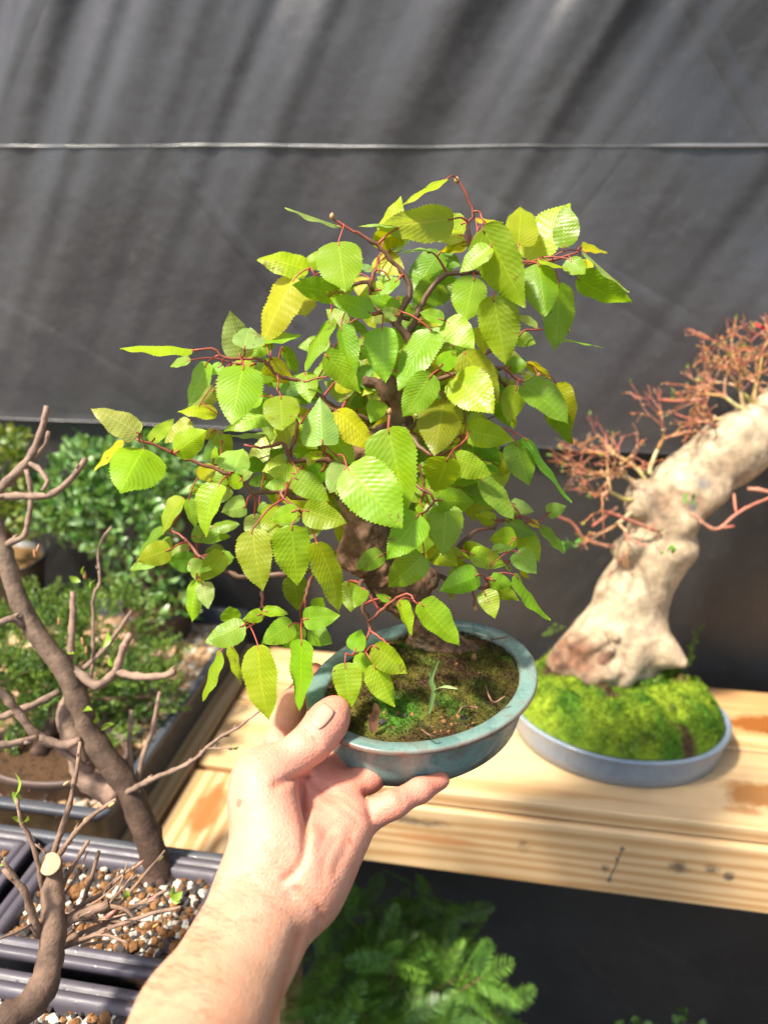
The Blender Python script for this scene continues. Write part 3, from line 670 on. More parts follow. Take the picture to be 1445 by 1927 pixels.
# leaves: base x y, tip x y, width (pixels of an enlarged crop), tone, layer
CROPS = {
(460,310,3.6125): """1375 95 1035 298 105 Y f;665 425 275 288 80 P m;1420 368 890 425 150 P m;1050 430 775 412 45 P m;950 500 1062 212 150 Y b;985 600 1010 395 210 Y b
1000 585 1140 480 90 P b;640 525 690 865 310 O f;435 720 82 640 200 Y m;345 770 110 1240 270 Y m;650 870 320 820 135 O f;370 860 415 1032 190 Y b;870 1010 575 900 170 G f
1050 985 840 890 130 G m;1042 1030 925 985 90 P f;1050 775 915 895 85 G m;690 1090 555 980 120 O m;590 1045 410 1400 140 G m;655 1095 745 1445 150 G f
1360 820 1140 950 220 D b;1330 590 1150 865 200 G b;1250 660 1110 770 110 D b;1090 960 1200 1150 190 D b;1355 1060 1188 1005 105 G f;910 620 1090 750 180 Y b
870 880 740 770 140 Y b;870 720 765 680 60 P b;1280 600 1050 605 60 P m;130 1190 387 1160 100 G m;760 1280 860 1290 80 G b;720 1060 860 1190 80 D b;1000 800 900 760 90 G b;700 760 800 690 90 Y B""",
(800,310,3.6125): """265 480 32 490 120 Y m;285 545 100 590 50 Y b;445 560 232 735 150 G f;385 430 682 972 230 G f;345 365 530 392 70 Y b;632 550 650 275 230 Y m;680 640 985 258 270 Y b;942 565 945 268 165 G f
1060 565 1240 600 80 Y b;1070 585 1385 867 105 P f;1030 770 1402 938 115 G m;970 640 1085 745 135 G f;765 640 980 712 65 Y f;1050 650 1105 768 130 Y b;765 670 820 1028 250 G f;905 800 878 1265 255 G m
460 890 545 1362 265 G f;335 760 268 1070 235 G m;460 720 590 845 150 D b;450 580 470 700 100 G b;140 1060 335 1250 195 L f;95 1375 215 1262 130 L f;915 1185 1216 1243 34 G b;615 1180 750 1215 105 G b
760 1105 615 1030 75 P b;545 1370 690 1345 120 G b;695 1340 850 1450 45 Y b;370 1100 400 1290 120 Y b;958 1110 982 1152 28 G b;110 610 240 690 105 D b;320 530 425 500 75 G b;500 1290 660 1310 70 P B""",
(160,570,3.6125): """735 325 238 300 115 Y m;835 405 700 712 165 G m;1060 385 985 52 200 P m;1085 312 1120 165 215 P f;1080 430 1000 832 305 L f;1290 740 940 870 190 L m;890 580 728 752 140 P b
900 760 628 735 105 Y B;720 800 538 955 135 Y B;935 420 842 492 75 P m;370 890 42 712 165 P f;270 945 62 1142 105 Y m;405 990 240 1288 350 L f;450 945 606 788 68 P m;612 1020 828 868 190 L f
940 880 800 1075 115 U b;900 1050 985 890 145 G b;1010 1150 1080 985 225 P f;870 1095 890 972 62 L f;890 1130 745 1155 120 Y m;1040 1190 1142 1155 82 P f;1065 1200 978 1245 115 L f;722 1290 802 1232 75 G b
1330 630 1345 872 240 O f;1440 1160 1238 1145 115 L m;1370 1230 1215 1250 85 L m;1230 1200 1110 1230 80 D b;1390 1090 1258 1000 125 D b;1230 900 985 905 48 P b;1185 1060 1090 1150 115 D b
1110 340 1205 300 110 O b;1340 300 1448 490 85 G b;1200 430 1440 570 170 G b;1380 880 1270 972 85 Y B;880 860 818 930 65 Y b;1150 470 1240 540 90 Y b;1250 620 1180 720 100 G b""",
(500,600,3.6125): """400 240 652 505 150 G f;560 545 395 425 150 G m;790 58 815 438 228 G f;1128 80 895 485 222 G f;1132 375 932 668 222 L f;385 855 370 532 262 P f;478 622 748 900 205 Y f;790 560 715 702 140 L m
830 745 960 1335 325 L f;555 1012 928 1422 375 L ff;548 1000 430 1185 195 P f;388 920 253 935 65 L f;335 905 288 1005 72 Y f;420 755 605 995 195 L m;188 1078 435 1238 172 G f;258 1300 552 1388 192 L f
212 1300 38 1372 122 L f;1212 548 1148 932 302 O f;1240 942 1150 1182 250 L ff;1115 1250 1003 1215 105 G b;620 340 745 490 150 D b;680 520 575 595 95 D b;470 1230 520 1340 90 D B;700 920 600 880 110 D b;1000 1250 1080 1330 110 D B""",
(760,600,3.6125): """405 225 645 570 255 L m;342 398 605 640 295 L f;600 470 715 732 145 G b;430 758 748 828 185 L m;500 830 655 975 150 D b;338 940 602 1062 182 L f;798 448 1122 712 232 U m;952 488 1137 858 102 U b
1035 440 1140 745 110 Y b;838 295 1010 415 42 Y b;808 430 938 440 92 Y b;790 375 900 378 50 P B;755 832 850 1135 205 U m;818 808 1137 1252 118 U m;518 1090 748 1368 165 U m;640 1000 748 1015 105 O B
720 1270 885 1310 105 P B;972 1322 1102 1275 105 P B;640 400 690 502 92 D b;688 440 762 425 55 P B;708 320 838 310 105 U b;728 660 748 750 52 O B;520 1080 632 1050 62 D b;130 830 120 1085 135 D b;300 440 228 582 105 D B;500 80 550 215 95 Y B""",
(200,880,3.6125): """770 112 670 478 190 L f;948 265 778 302 152 P m;525 205 382 455 135 O b;562 210 602 412 112 G b;390 420 198 615 80 U B;448 495 162 697 142 U B;567 545 408 592 92 U B;580 470 848 470 125 U B;720 405 907 382 85 U B
604 635 415 630 142 U B;770 595 632 640 120 U B;742 610 735 515 132 U B;760 610 872 612 105 U B;642 660 612 765 110 O B;632 752 578 1053 148 G B;995 422 1062 842 252 L f;1262 392 1302 802 262 L f;1165 255 1105 505 200 L m
1312 288 1118 352 142 P f;1278 730 1305 975 172 D b;1040 250 1100 300 80 D b;700 80 832 112 85 Y b""",
(350,1020,3.6125): """402 562 128 682 172 G f;332 540 300 440 135 G m;520 488 387 530 95 L m;520 472 697 492 62 G m;727 553 512 690 172 G m;782 560 662 725 142 D b;237 742 108 1082 102 G m;312 690 375 968 105 G b
490 702 560 1218 268 L f;787 662 768 1150 182 G f;798 525 1048 500 162 G f;870 455 935 378 105 G m;832 600 992 690 155 D m;890 0 1047 478 158 O f;1148 742 1192 592 132 G f;1080 822 1115 1144 198 L f;1222 758 1170 920 122 G m
1272 828 1418 1122 172 L f;1202 310 1145 448 120 G f""",
(560,880,3.6125): """862 600 612 815 225 G ff;905 395 822 592 135 O b;632 898 532 862 48 G m;688 905 772 1143 88 L f;828 918 1103 1213 182 L f;518 1208 747 1398 165 L f;260 200 305 295 65 U b;902 255 922 392 132 O b;582 588 398 695 142 G ff
1010 255 985 598 235 G m;822 318 602 628 235 L ff;955 220 1205 235 190 G m""",
(760,860,3.6125): """620 430 482 390 102 G b;725 310 883 372 95 P B;690 430 903 528 125 U b;850 440 930 482 52 Y b;918 470 1097 657 88 U m;765 550 580 565 155 G m;400 640 542 608 115 D b;402 680 172 702 135 G m;448 658 692 735 140 G m
600 640 757 625 62 P m;790 530 918 710 155 G b;768 640 900 795 155 U m;508 800 238 912 182 G f;452 765 298 790 135 G b;588 830 752 882 115 G f;590 880 782 972 105 G m;542 908 618 1100 145 L f;750 800 992 1112 92 G f
312 930 335 968 34 G b;705 735 720 780 34 G b;800 770 850 830 40 Y b""",
}
TONE = {'L': (.30, .465, .012), 'G': (.245, .425, .016), 'Y': (.43, .49, .012), 'P': (.34, .50, .12), 'D': (.18, .34, .014), 'O': (.27, .38, .012), 'U': (.20, .36, .03)}  # U is duller: shade on those leaves put into their colour
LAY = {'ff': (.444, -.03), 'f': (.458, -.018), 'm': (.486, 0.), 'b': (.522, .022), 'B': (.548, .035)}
leaves = []
for (ox, oy, s), txt in CROPS.items():
    for e in txt.replace('\n', ';').split(';'):
        q = e.split(); x0, y0, x1, y1, wd = [float(a) for a in q[:5]]
        leaves.append((ox+x0/s, oy+y0/s, ox+x1/s, oy+y1/s, wd/s, q[5], q[6]))
NA = np.array(nodes)
zz = (NA-Cv) @ Fv; NPX = np.column_stack([CX+FPX*((NA-Cv) @ Rv)/zz, CY-FPX*((NA-Cv) @ Uv)/zz])
lr = np.random.default_rng(3)
for _ in range(120):     # leaves deep inside the crown, behind the ones that were measured
    t = lr.uniform(0, 2*np.pi); r = math.sqrt(lr.random()); x, y = 720+215*r*math.cos(t), 800+190*r*math.sin(t)
    a = lr.uniform(.1, 3.0); L = lr.uniform(55, 95)
    leaves.append((x, y, x+L*math.cos(a), y+L*math.sin(a), L*lr.uniform(.45, .7), lr.choice(['G', 'Y', 'O', 'L']), 'X'))
LAY['X'] = (.565, .06); LAY['S'] = (.505, .01)
for _ in range(110):    # small young leaves scattered along the twigs
    k = int(lr.integers(len(NPX))); x, y = NPX[k]+lr.normal(size=2)*26
    a = lr.uniform(.1, 3.0); L = lr.uniform(34, 72)
    if (500 < x < 960 and 480 < y < 960) or lr.random() < .35 and y < 1100:
        leaves.append((x, y, x+L*math.cos(a), y+L*math.sin(a), L*lr.uniform(.5, .75), lr.choice(['G', 'L', 'L', 'P', 'Y']), 'S'))

VS = np.array([0, .03, .10, .25, .40, .55, .70, .82, .92, 1.]); WS = np.array([.26, .62, .87, 1., .995, .90, .70, .46, .205, 0.])
NV = 44
def leaf_geo(g, b, t, side, nrm, W, fold, curl, col, r, wavy=.0006, sag=0.):
    ax = t-b; L = np.linalg.norm(ax); a = ax/L; v = np.linspace(0, 1, NV+1)
    hw = .5*W*np.interp(v**r.uniform(.85, 1.12), VS, WS); tooth = np.where(np.arange(NV+1) % 2 == 1, 1.062, .962); tooth = 1+(tooth-1)*r.uniform(.35, 1.35, NV+1); tooth[0] = tooth[-1] = 1
    tooth = 1+(tooth-1)*np.clip(hw/(.16*W), 0, 1)
    us = (-1., -.66, -.33, 0., .33, .66, 1.); ph = r.uniform(0, 6.28, 3); V = []; UV = []
    vsc = r.uniform(.85, 1.25); asym = r.normal()*.09; twist = r.normal()*.25
    for u in us:
        e = abs(u); h = hw*(tooth if e == 1 else 1.)
        along = v*L + (.010*L if e == 1 else 0)*np.where(np.arange(NV+1) % 2 == 1, .8, -.3)
        z = fold*e*hw + curl*L*(-(v-.45)**2+.20) - .25*curl*L*0 + wavy*np.sin(v*15+ph[0]+(2 if u > 0 else 0))*e*e*min(1.3, W/.02) + .00012*np.sin(v*69.1)*e*(1-e)*4
        z = z - (u*u)*r.uniform(.03, .06)*W*np.sin(np.pi*v) + twist*u*hw*(v-.5)*.6
        p = b + a*along[:, None] + side*(u*h*(1+asym*np.sign(u)))[:, None] + nrm*z[:, None] + np.array([0, 0, -1])*(sag*L*v**2)[:, None]
        V.append(p); UV.append(np.column_stack([np.full(NV+1, (u+1)/2), v*vsc]))
    n = NV+1; k = len(us); F = [(j*n+i, (j+1)*n+i, (j+1)*n+i+1, j*n+i+1) for j in range(k-1) for i in range(NV)]
    g.add(np.concatenate(V), F, np.concatenate(UV), col)
lgeo = {}; tgeo = {}
prep = []
for (x0, y0, x1, y1, wd, tone, lay) in leaves:
    d2 = np.hypot(NPX[:, 0]-x0, NPX[:, 1]-y0); j = int(np.argmin(d2)); base, off = LAY[lay]
    d = .5*base+.5*(zz[j]/SC+off) if lay != 'X' else base+lr.uniform(-.03, .02)
    d += lr.normal()*.004
    prep.append((d2[j], x0, y0, x1, y1, wd, tone, lay, d))
prep.sort(key=lambda q: q[0])
nodes = list(nodes); NN = np.array(nodes)
for (_, x0, y0, x1, y1, wd, tone, lay, d) in prep:
    d *= SC; k = d/FPX; Lp = math.hypot(x1-x0, y1-y0)*k; Wp = wd*k; ratio = .64
    rr_ = np.array([x1-x0, -(y1-y0)])/max(1e-6, math.hypot(x1-x0, y1-y0))
    ip = Rv*rr_[0]+Uv*rr_[1]; perp = Rv*(-rr_[1])+Uv*rr_[0]
    b = P(x0, y0, d)
    if Wp/Lp > ratio:   # mostly the blades tip so that they face the light
        sc_ = [float(np.cross(P(x1, y1, d+q_*.5*Lp)-b, perp) @ SUN)*(1 if np.cross(P(x1, y1, d+q_*.5*Lp)-b, perp) @ Fv < 0 else -1) for q_ in (-1, 1)]
        sgn = (-1 if sc_[0] > sc_[1] else 1)*(1 if lr.random() < .85 else -1)
    else: sgn = -1 if lr.random() < .72 else 1
    if Wp/Lp > ratio:
        Lt = min(Wp/ratio, Lp*1.55); dd = math.sqrt(max(Lt*Lt-Lp*Lp, 0))*sgn
        tpnt = P(x1, y1, d+dd*.9); side = perp; W = Wp
    else:
        tpnt = P(x1, y1, d+sgn*lr.uniform(.0, .22)*Lp); cr = max(Wp/(ratio*Lp), .28); cr = min(1, cr+.04)
        rho = math.acos(cr)
        n_ = [np.cross(ip, perp*math.cos(q_*rho)+Fv*math.sin(q_*rho)) for q_ in (1, -1)]; n_ = [float(q_ @ SUN)*(1 if q_ @ Fv < 0 else -1) for q_ in n_]
        rho *= (1 if n_[0] > n_[1] else -1)*(1 if lr.random() < .85 else -1); side = perp*math.cos(rho)+Fv*math.sin(rho); W = min(ratio*Lp, Wp/max(cr, .3))
    a = tpnt-b; a /= np.linalg.norm(a); side = side-a*(side @ a); side /= np.linalg.norm(side)
    nrm = np.cross(a, side)
    if nrm @ Fv > 0: nrm = -nrm
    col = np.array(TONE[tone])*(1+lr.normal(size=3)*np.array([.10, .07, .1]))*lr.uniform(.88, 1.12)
    dist = np.linalg.norm(NN-b, axis=1); j = int(np.argmin(dist+.25*np.abs((NN-b) @ Fv))); key = nbr[j]
    g = lgeo.setdefault(key, G())
    # droplets of variation: yellowing toward the margin on a few leaves
    leaf_geo(g, b, tpnt, side, nrm, W, lr.normal()*.12+.10*(1 if lr.random() < .6 else -1), lr.uniform(-.12, .34), col, lr)
    # petiole, then a twig back to the nearest wood
    s = nodes[j]; D = np.linalg.norm(b-s)
    mid = (s+b)/2+np.array([0, 0, .10*D])+lr.normal(size=3)*.04*D
    p = spline([s, mid, b, b+a*.004], .003); n = len(p)
    t = np.linspace(0, 1, n); rad = np.maximum(.00046, min(nrad[j]*.75, .0011)*(1-t)+.00046*t)
    c = np.where((D*(1-t))[:, None] < .03, RED*lr.uniform(.8, 1.25), BROWN)
    tgeo.setdefault(key, G()).tube(p, rad, 6, c)
    if D > .016:
        for i in range(1, n-1):
            if np.linalg.norm(p[i]-b) > .009: nodes.append(p[i]); nrad.append(rad[i]); nbr.append(key)
        NN = np.array(nodes)
# buds on the shoot tips
for key, (x, y, d) in (('top', (859, 341, .48)), ('apex', (625, 409, .475)), ('midr', (1013, 708, .52)), ('right', (894, 1146, .525)), ('centre', (733, 776, .467))):
    p = PH(x, y, d); bgeo[key].tube([p+[0, 0, -.0015], p, p+[0, 0, .0016], p+[.0004, 0, .003]], [.0008, .0018, .0016, .0003], 8, (.42, .22, .09))
for key, g in bgeo.items():
    if key in tgeo:
        t_ = tgeo[key]; g.add(np.concatenate(t_.v), t_.f, None, np.concatenate(t_.c))
    o = g.build('branch', M_TWIG, held)
    if key in lgeo: lgeo[key].build('leaves', M_LEAF, o)

# ================================================================== the hand and forearm
person = None
hand_lo = np.minimum.reduce([P(250, 2000, .30), P(860, 1250, .60), P(900, 1500, .4), P(300, 1400, .5)])-.03
SK = [  # px, py, depth, radius mm
 ('forearm1', (476, 1676, .424, 18.5), (352, 1912, .350, 19.2)), ('forearm2', (540, 1706, .424, 18.0), (424, 1946, .350, 19.2)), ('forearmc', (508, 1690, .420, 18.0), (388, 1928, .345, 20)),
 ('forearm3', (352, 1912, .350, 19.2), (170, 2260, .255, 21.5)), ('forearm4', (424, 1946, .350, 19.2), (250, 2320, .255, 21.5)), ('forearm5', (388, 1928, .345, 20), (210, 2290, .25, 24)),
 ('wrist1', (480, 1668, .425, 17), (500, 1600, .435, 16)), ('wrist2', (540, 1700, .425, 16), (590, 1640, .432, 15)),
 ('mc_index', (500, 1640, .440, 15), (548, 1455, .492, 12.5)), ('mc_middle', (525, 1650, .438, 15), (598, 1468, .485, 12.5)),
 ('mc_ring', (555, 1665, .436, 15), (641, 1494, .477, 12)), ('mc_pinky', (585, 1680, .432, 14), (668, 1540, .466, 11)),
 ('thenar', (508, 1618, .428, 17.5), (492, 1500, .445, 14)), ('thenar2', (525, 1590, .425, 15), (500, 1500, .440, 13)), ('mc_thumb', (490, 1500, .445, 14), (488, 1456, .450, 10.8)),
 ('hypothenar', (590, 1660, .422, 15), (652, 1560, .450, 13)),
 ('th_prox', (492, 1456, .450, 10.6), (587, 1397, .462, 8.5)), ('th_dist', (587, 1397, .462, 8.6), (619, 1355, .474, 9.0)), ('th_tip', (619, 1355, .474, 9.0), (632, 1336, .480, 7.3)),
 ('heel', (560, 1640, .424, 15), (520, 1650, .424, 16)), ('palm', (590, 1560, .462, 12), (560, 1600, .448, 14)), ('web', (505, 1475, .452, 10), (560, 1465, .482, 11)),
]
zf = ZB-.0082
def Q(px, py, z=zf): p = onz(px, py, z); return (px, py, dep(p))
FI = [  # fingers: chains of (px, py, depth, r)
 [(548, 1455, .492, 11.5), (528, 1400, .512, 10.5), (552, 1325, .535, 9.8), (592, 1268, .562, 8.2)],
 [(598, 1468, .485, 11.5), (650, 1432, .502, 9.6), (690, 1412, .53, 8.2), (730, 1392, .55, 7.2)],
 [(641, 1494, .477, 11.0), (694, 1462, .488, 9.4), (738, 1440, .51, 8.0), (790, 1412, .535, 7.0)],
 [(668, 1548, .464, 10.6), (742, 1512, .464, 8.2), (790, 1487, .474, 7.2), (829, 1468, .484, 5.9)],
]
_b = np.array([P(*q[:3]) for s_ in SK for q in s_[1:]]+[P(*q[:3]) for ch in FI for q in ch])
sd = SDF(np.maximum(_b.min(0)-.032, [-9, .075, .13]), _b.max(0)+.03, .0016)
for nm, a, b in SK: sd.cone(P(*a[:3]), P(*b[:3]), a[3]*.001, b[3]*.001, .016)
for ch in FI:
    for a, b in zip(ch[:-1], ch[1:]): sd.cone(P(*a[:3]), P(*b[:3]), a[3]*.001, b[3]*.001, .0045)
# creases, worked in as shallow grooves along lines on the palm
gx = np.stack(np.meshgrid(*[sd.lo[k]+sd.h*np.arange(sd.dim[k]) for k in range(3)], indexing='ij'), -1)
near = np.abs(sd.d) < .006; pts = gx[near]; q = pts-Cv; qd = q @ Fv; qx = CX+FPX*(q @ Rv)/qd; qy = CY-FPX*(q @ Uv)/qd
add = np.zeros(len(pts))
GR = []
def groove(line, depth, width, dmax=.52):
    global add
    GR.append((line, depth, width, dmax))
    L = spline(np.array([(x, y, 0) for x, y in line], float), 4)[:, :2]
    dm = np.full(len(pts), 1e9)
    for a in L: dm = np.minimum(dm, (qx-a[0])**2+(qy-a[1])**2)
    add = np.maximum(add, depth*np.exp(-dm/width**2)*(qd < dmax))
groove([(518, 1479), (545, 1468), (578, 1462)], 0.0030, 6); groove([(522, 1470), (548, 1462)], 0.0019, 5)
groove([(566, 1472), (572, 1520), (575, 1570), (570, 1612), (555, 1640), (535, 1655)], 0.0030, 7)
groove([(610, 1500), (640, 1520), (672, 1545)], 0.0013, 7); groove([(590, 1475), (606, 1490), (632, 1500)], 0.0015, 6)
for k in range(5): groove([(498+6*k, 1588+11*k), (530+4*k, 1600+10*k), (560, 1596+11*k)], 0.0011, 4)
groove([(560, 1672), (592, 1700), (610, 1728)], 0.0019, 5); groove([(478, 1640), (520, 1662), (548, 1690)], 0.0013, 6); groove([(600, 1600), (618, 1560), (640, 1540)], 0.0011, 6); groove([(630, 1640), (648, 1600), (660, 1566)], 0.0011, 7); groove([(605, 1660), (612, 1610), (632, 1575)], 0.0009, 6)
groove([(575, 1372), (590, 1390), (598, 1402)], 0.0019, 4); groove([(568, 1378), (580, 1398)], 0.0013, 4); groove([(583, 1366), (600, 1392)], 0.0013, 4)
groove([(685, 1492), (693, 1515), (697, 1540)], 0.0019, 5); groove([(745, 1480), (757, 1512)], 0.0011, 4)
groove([(612, 1478), (632, 1496), (655, 1512), (690, 1538)], .0009, 5); groove([(586, 1500), (618, 1530), (668, 1562)], .0007, 5)
groove([(462, 1625), (505, 1655), (535, 1682), (575, 1716)], .0007, 4); groove([(455, 1650), (500, 1680), (560, 1735)], .0005, 4)
groove([(520, 1760), (500, 1850), (470, 1960)], -0.0019, 16, .45); groove([(560, 1760), (535, 1850), (500, 1960)], 0.0023, 12, .45)
tmp = sd.d[near]; sd.d[near] = (tmp+add).astype(np.float32)
V, Fq = sd.mesh(); V = smooth_mesh(V, Fq, 4)
qq = V-Cv; vd = qq @ Fv; vx = CX+FPX*(qq @ Rv)/vd; vy = CY-FPX*(qq @ Uv)/vd
arm = np.clip((vy-1600)/200, 0, 1)[:, None]
tips = np.zeros(len(V))
for ch in FI+[[(585, 1392, .462), (630, 1336, .48)]]:
    tips = np.maximum(tips, np.exp(-(np.linalg.norm(V-P(*ch[-1][:3]), axis=1)/.024)**2)); tips = np.maximum(tips, .6*np.exp(-(np.linalg.norm(V-P(*ch[1][:3]), axis=1)/.02)**2))
tips = np.maximum(tips, .55*np.exp(-(np.hypot(vx-640, vy-1470)/60)**2))[:, None]
c = (1-arm)*np.array([.59, .30, .21])+arm*np.array([.575, .33, .205]); c = c*(1-tips)+tips*np.array([.60, .235, .16])
cr = np.zeros(len(V))
for line, dp_, wd_, dm_ in GR:
    if dp_ <= 0: continue
    L = spline(np.array([(x, y, 0) for x, y in line], float), 4)[:, :2]; dm = np.full(len(V), 1e9)
    for a in L: dm = np.minimum(dm, (vx-a[0])**2+(vy-a[1])**2)
    cr = np.maximum(cr, min(1, dp_/.0022)*np.exp(-dm/(wd_*.62)**2)*(vd < dm_-.02))
cr = (cr*.62)[:, None]; c = c*(1-cr)+cr*c*np.array([.80, .55, .48])  # crease shade and redness put into the skin colour
vein = np.zeros(len(V))
for line in ([(455, 1880), (470, 1800), (500, 1730), (540, 1690)], [(430, 1900), (440, 1820), (470, 1740), (490, 1700)], [(500, 1830), (530, 1760), (575, 1710)]):
    L = spline(np.array([(x, y, 0) for x, y in line], float), 4)[:, :2]; dm = np.full(len(V), 1e9)
    for a in L: dm = np.minimum(dm, (vx-a[0])**2+(vy-a[1])**2)
    vein = np.maximum(vein, np.exp(-dm/49))
c = c*(1-.22*vein[:, None])+.22*vein[:, None]*np.array([.42, .34, .27])
blo = np.clip(fbm(V, 120, 4)*.5+fbm(V, 300, 9)*.3, -1, 1)[:, None]; c = c*(1+blo*np.array([.05, .12, .14]))
g = G(); g.add(V, Fq, None, np.clip(c, .02, .9))
body = g.build('person', M_SKIN)
tag(body, 'bare forearm and hand holding the teal pot, thumb on its rim', 'person')
bvh = BVHTree.FromPolygons(V.tolist(), Fq.tolist())
def onto(px, py, off=.0):
    h = bvh.ray_cast(Vector(Cv), Vector(ray(px, py)).normalized())
    return None if h[0] is None else (np.array(h[0])+np.array(h[1])*off*(1 if h[1].dot(Vector(Fv)) < 0 else -1), np.array(h[1]))
# thumb nail: a curved plate bedded in the skin
nx_, ny_ = 9, 11; ok = True; vv = []
a0, a1 = np.array([594., 1371.]), np.array([629., 1330.]); ax2 = (a1-a0); pr2 = np.array([ax2[1], -ax2[0]])/np.hypot(*ax2)
cen2 = np.array([606., 1349.]); al = ax2/np.hypot(*ax2)
for j in range(ny_):
    for i in range(nx_):
        u, v_ = (i/(nx_-1)-.5)*2, j/(ny_-1)
        rnd = 1-.28*abs(2*v_-1)**3
        p2 = cen2+al*((v_-.5)*44)+pr2*(u*15*rnd)
        h = onto(p2[0], p2[1], .00055*(1-.8*abs(u)**3)+.0002*v_)
        if h is None: ok = False; break
        vv.append(h[0])
if ok and len(vv) == nx_*ny_:
    g = G(); g.add(vv, [(j*nx_+i, j*nx_+i+1, (j+1)*nx_+i+1, (j+1)*nx_+i) for j in range(ny_-1) for i in range(nx_-1)])
    nail = g.build('thumb_nail', M_NAIL, body); sm = nail.modifiers.new('thick', 'SOLIDIFY'); sm.thickness = .0006
# fine forearm hair
g = G(); hr = np.random.default_rng(8)
for _ in range(420):
    x = hr.uniform(250, 440) if hr.random() < .75 else hr.uniform(440, 600); y = hr.uniform(1640, 1935)
    h = onto(x, y)
    if h is None or dep(h[0]) > .47: continue
    p, nn = h; nn = nn*(1 if nn @ Fv < 0 else -1)
    dirv = P(x-30-hr.uniform(0, 30), y+hr.uniform(-12, 40), dep(p))-p; dirv /= np.linalg.norm(dirv)
    L = hr.uniform(.006, .013); q = [p, p+dirv*L*.4+nn*L*.28, p+dirv*L*.8+nn*L*.34, p+dirv*L+nn*L*.2]
    g.tube(spline(q, .003), .00005, 3)
    
if g.n: g.build('arm_hair', M_HAIR, body)['kind'] = 'stuff'

# ================================================================== thick-trunked bonsai on the bench
r2 = np.random.default_rng(21)
C2 = np.array([.168, .888]); A2, B2 = .138, .111; R2 = math.radians(-4)
big = thing('potted_bonsai', 'thick pale leaning trunk bonsai with bare reddish twigs in a mossy pale blue pot', 'bonsai', (C2[0], C2[1], 0))
def oval2(e, z, n=96, wob=0.):
    t = np.linspace(0, 2*np.pi, n, endpoint=False); k = 1+wob*(np.sin(3*t)+.6*np.sin(7*t+1))
    x, y = (A2-e)*k*np.cos(t), (B2-e)*k*np.sin(t)
    return np.column_stack([C2[0]+x*math.cos(R2)-y*math.sin(R2), C2[1]+x*math.sin(R2)+y*math.cos(R2), np.full(n, z)])
g = G(); Z2 = .044
loft(g, [oval2(.012, .0012), oval2(.0095, .003), oval2(.006, .020), oval2(.0035, Z2-.008), oval2(.002, Z2-.004), oval2(0, Z2-.002, wob=.004), oval2(.001, Z2, wob=.005), oval2(.0035, Z2+.0008, wob=.005), oval2(.0075, Z2-.001, wob=.005), oval2(.009, Z2-.008)])
g.build('pot', mat_glaze('pale_blue_glaze', (.13, .175, .24), (.19, .245, .31), (.25, .28, .30), .25, 20), big)
def rr2(x, y):
    dx, dy = x-C2[0], y-C2[1]; u, v = dx*math.cos(R2)+dy*math.sin(R2), -dx*math.sin(R2)+dy*math.cos(R2)
    return np.clip(np.hypot(u/(A2-.008), v/(B2-.008)), 0, 1)
def moss_z(x, y, r=None):
    r = rr2(x, y) if r is None else r
    return Z2-.004+(.047+.016*np.exp(-((x-C2[0]+.07)/.06)**2-((y-C2[1]-.06)/.05)**2))*(1-r**6)**.8+(.0072*vfbm(x, y, 58, 2)+.0042*vfbm(x, y, 130, 6)+.0012*vfbm(x, y, 420, 3))*(1-r**6)
def moss_c(x, y):
    a = np.clip(vfbm(x, y, 45, 12)*.8+.5, 0, 1)[:, None]; b = np.clip(vfbm(x, y, 46, 41)*1.8-.75, 0, 1)[:, None]
    c = a*np.array([.30, .41, .026])+(1-a)*np.array([.075, .18, .012])
    return c*(1-b)+b*np.array([.10, .055, .03])
v, f = hfield(C2[0], C2[1], A2-.008, B2-.008, R2, moss_z, 60, 150)
g = G(); g.add(v, f, None, moss_c(v[:, 0], v[:, 1])*.8)
V, F, c = blades(34000, in_oval(C2[0], C2[1], A2-.009, B2-.009, R2), lambda x, y: moss_z(x, y)-.0006, moss_c, .0018, .0062, .0005, jit=.42)
g.add(V, F, None, c); g.build('moss', M_MOSS, big)
# sprigs standing in the moss
def sprig(g, base, tip, n, L, c):
    p = spline([base, (base+tip)/2+r2.normal(size=3)*.003, tip], .002); g.tube(p, .0005, 5, (.12, .16, .03))
    for i in range(2, len(p), max(1, len(p)//n)):
        for k in range(3):
            d = r2.normal(size=3); d[2] = abs(d[2])*.6; d /= np.linalg.norm(d); s = np.cross(d, r2.normal(size=3)); s /= np.linalg.norm(s)
            l = L*r2.uniform(.6, 1.1); q = p[i]; g.add([q, q+d*l*.5+s*l*.28, q+d*l, q+d*l*.5-s*l*.28], [(0, 1, 2, 3)], None, np.array(c)*r2.uniform(.7, 1.3))
for (x0, y0, x1, y1) in ((1285, 1262, 1322, 1172), (1290, 1262, 1305, 1190), (1278, 1262, 1296, 1215), (1020, 1200, 1042, 1176), (1030, 1198, 1060, 1180), (1235, 1400, 1215, 1380), (1190, 1420, 1205, 1385), (1180, 1425, 1165, 1402), (1225, 1330, 1245, 1270), (1215, 1330, 1205, 1285), (1255, 1370, 1270, 1330)):
    g = G(); D = dep(onz(x0, y0, .06)); sprig(g, P(x0, y0, D), P(x1, y1, D-.004), 14, .0055, (.15, .25, .035)); g.build('sprig', M_PETAL, big)
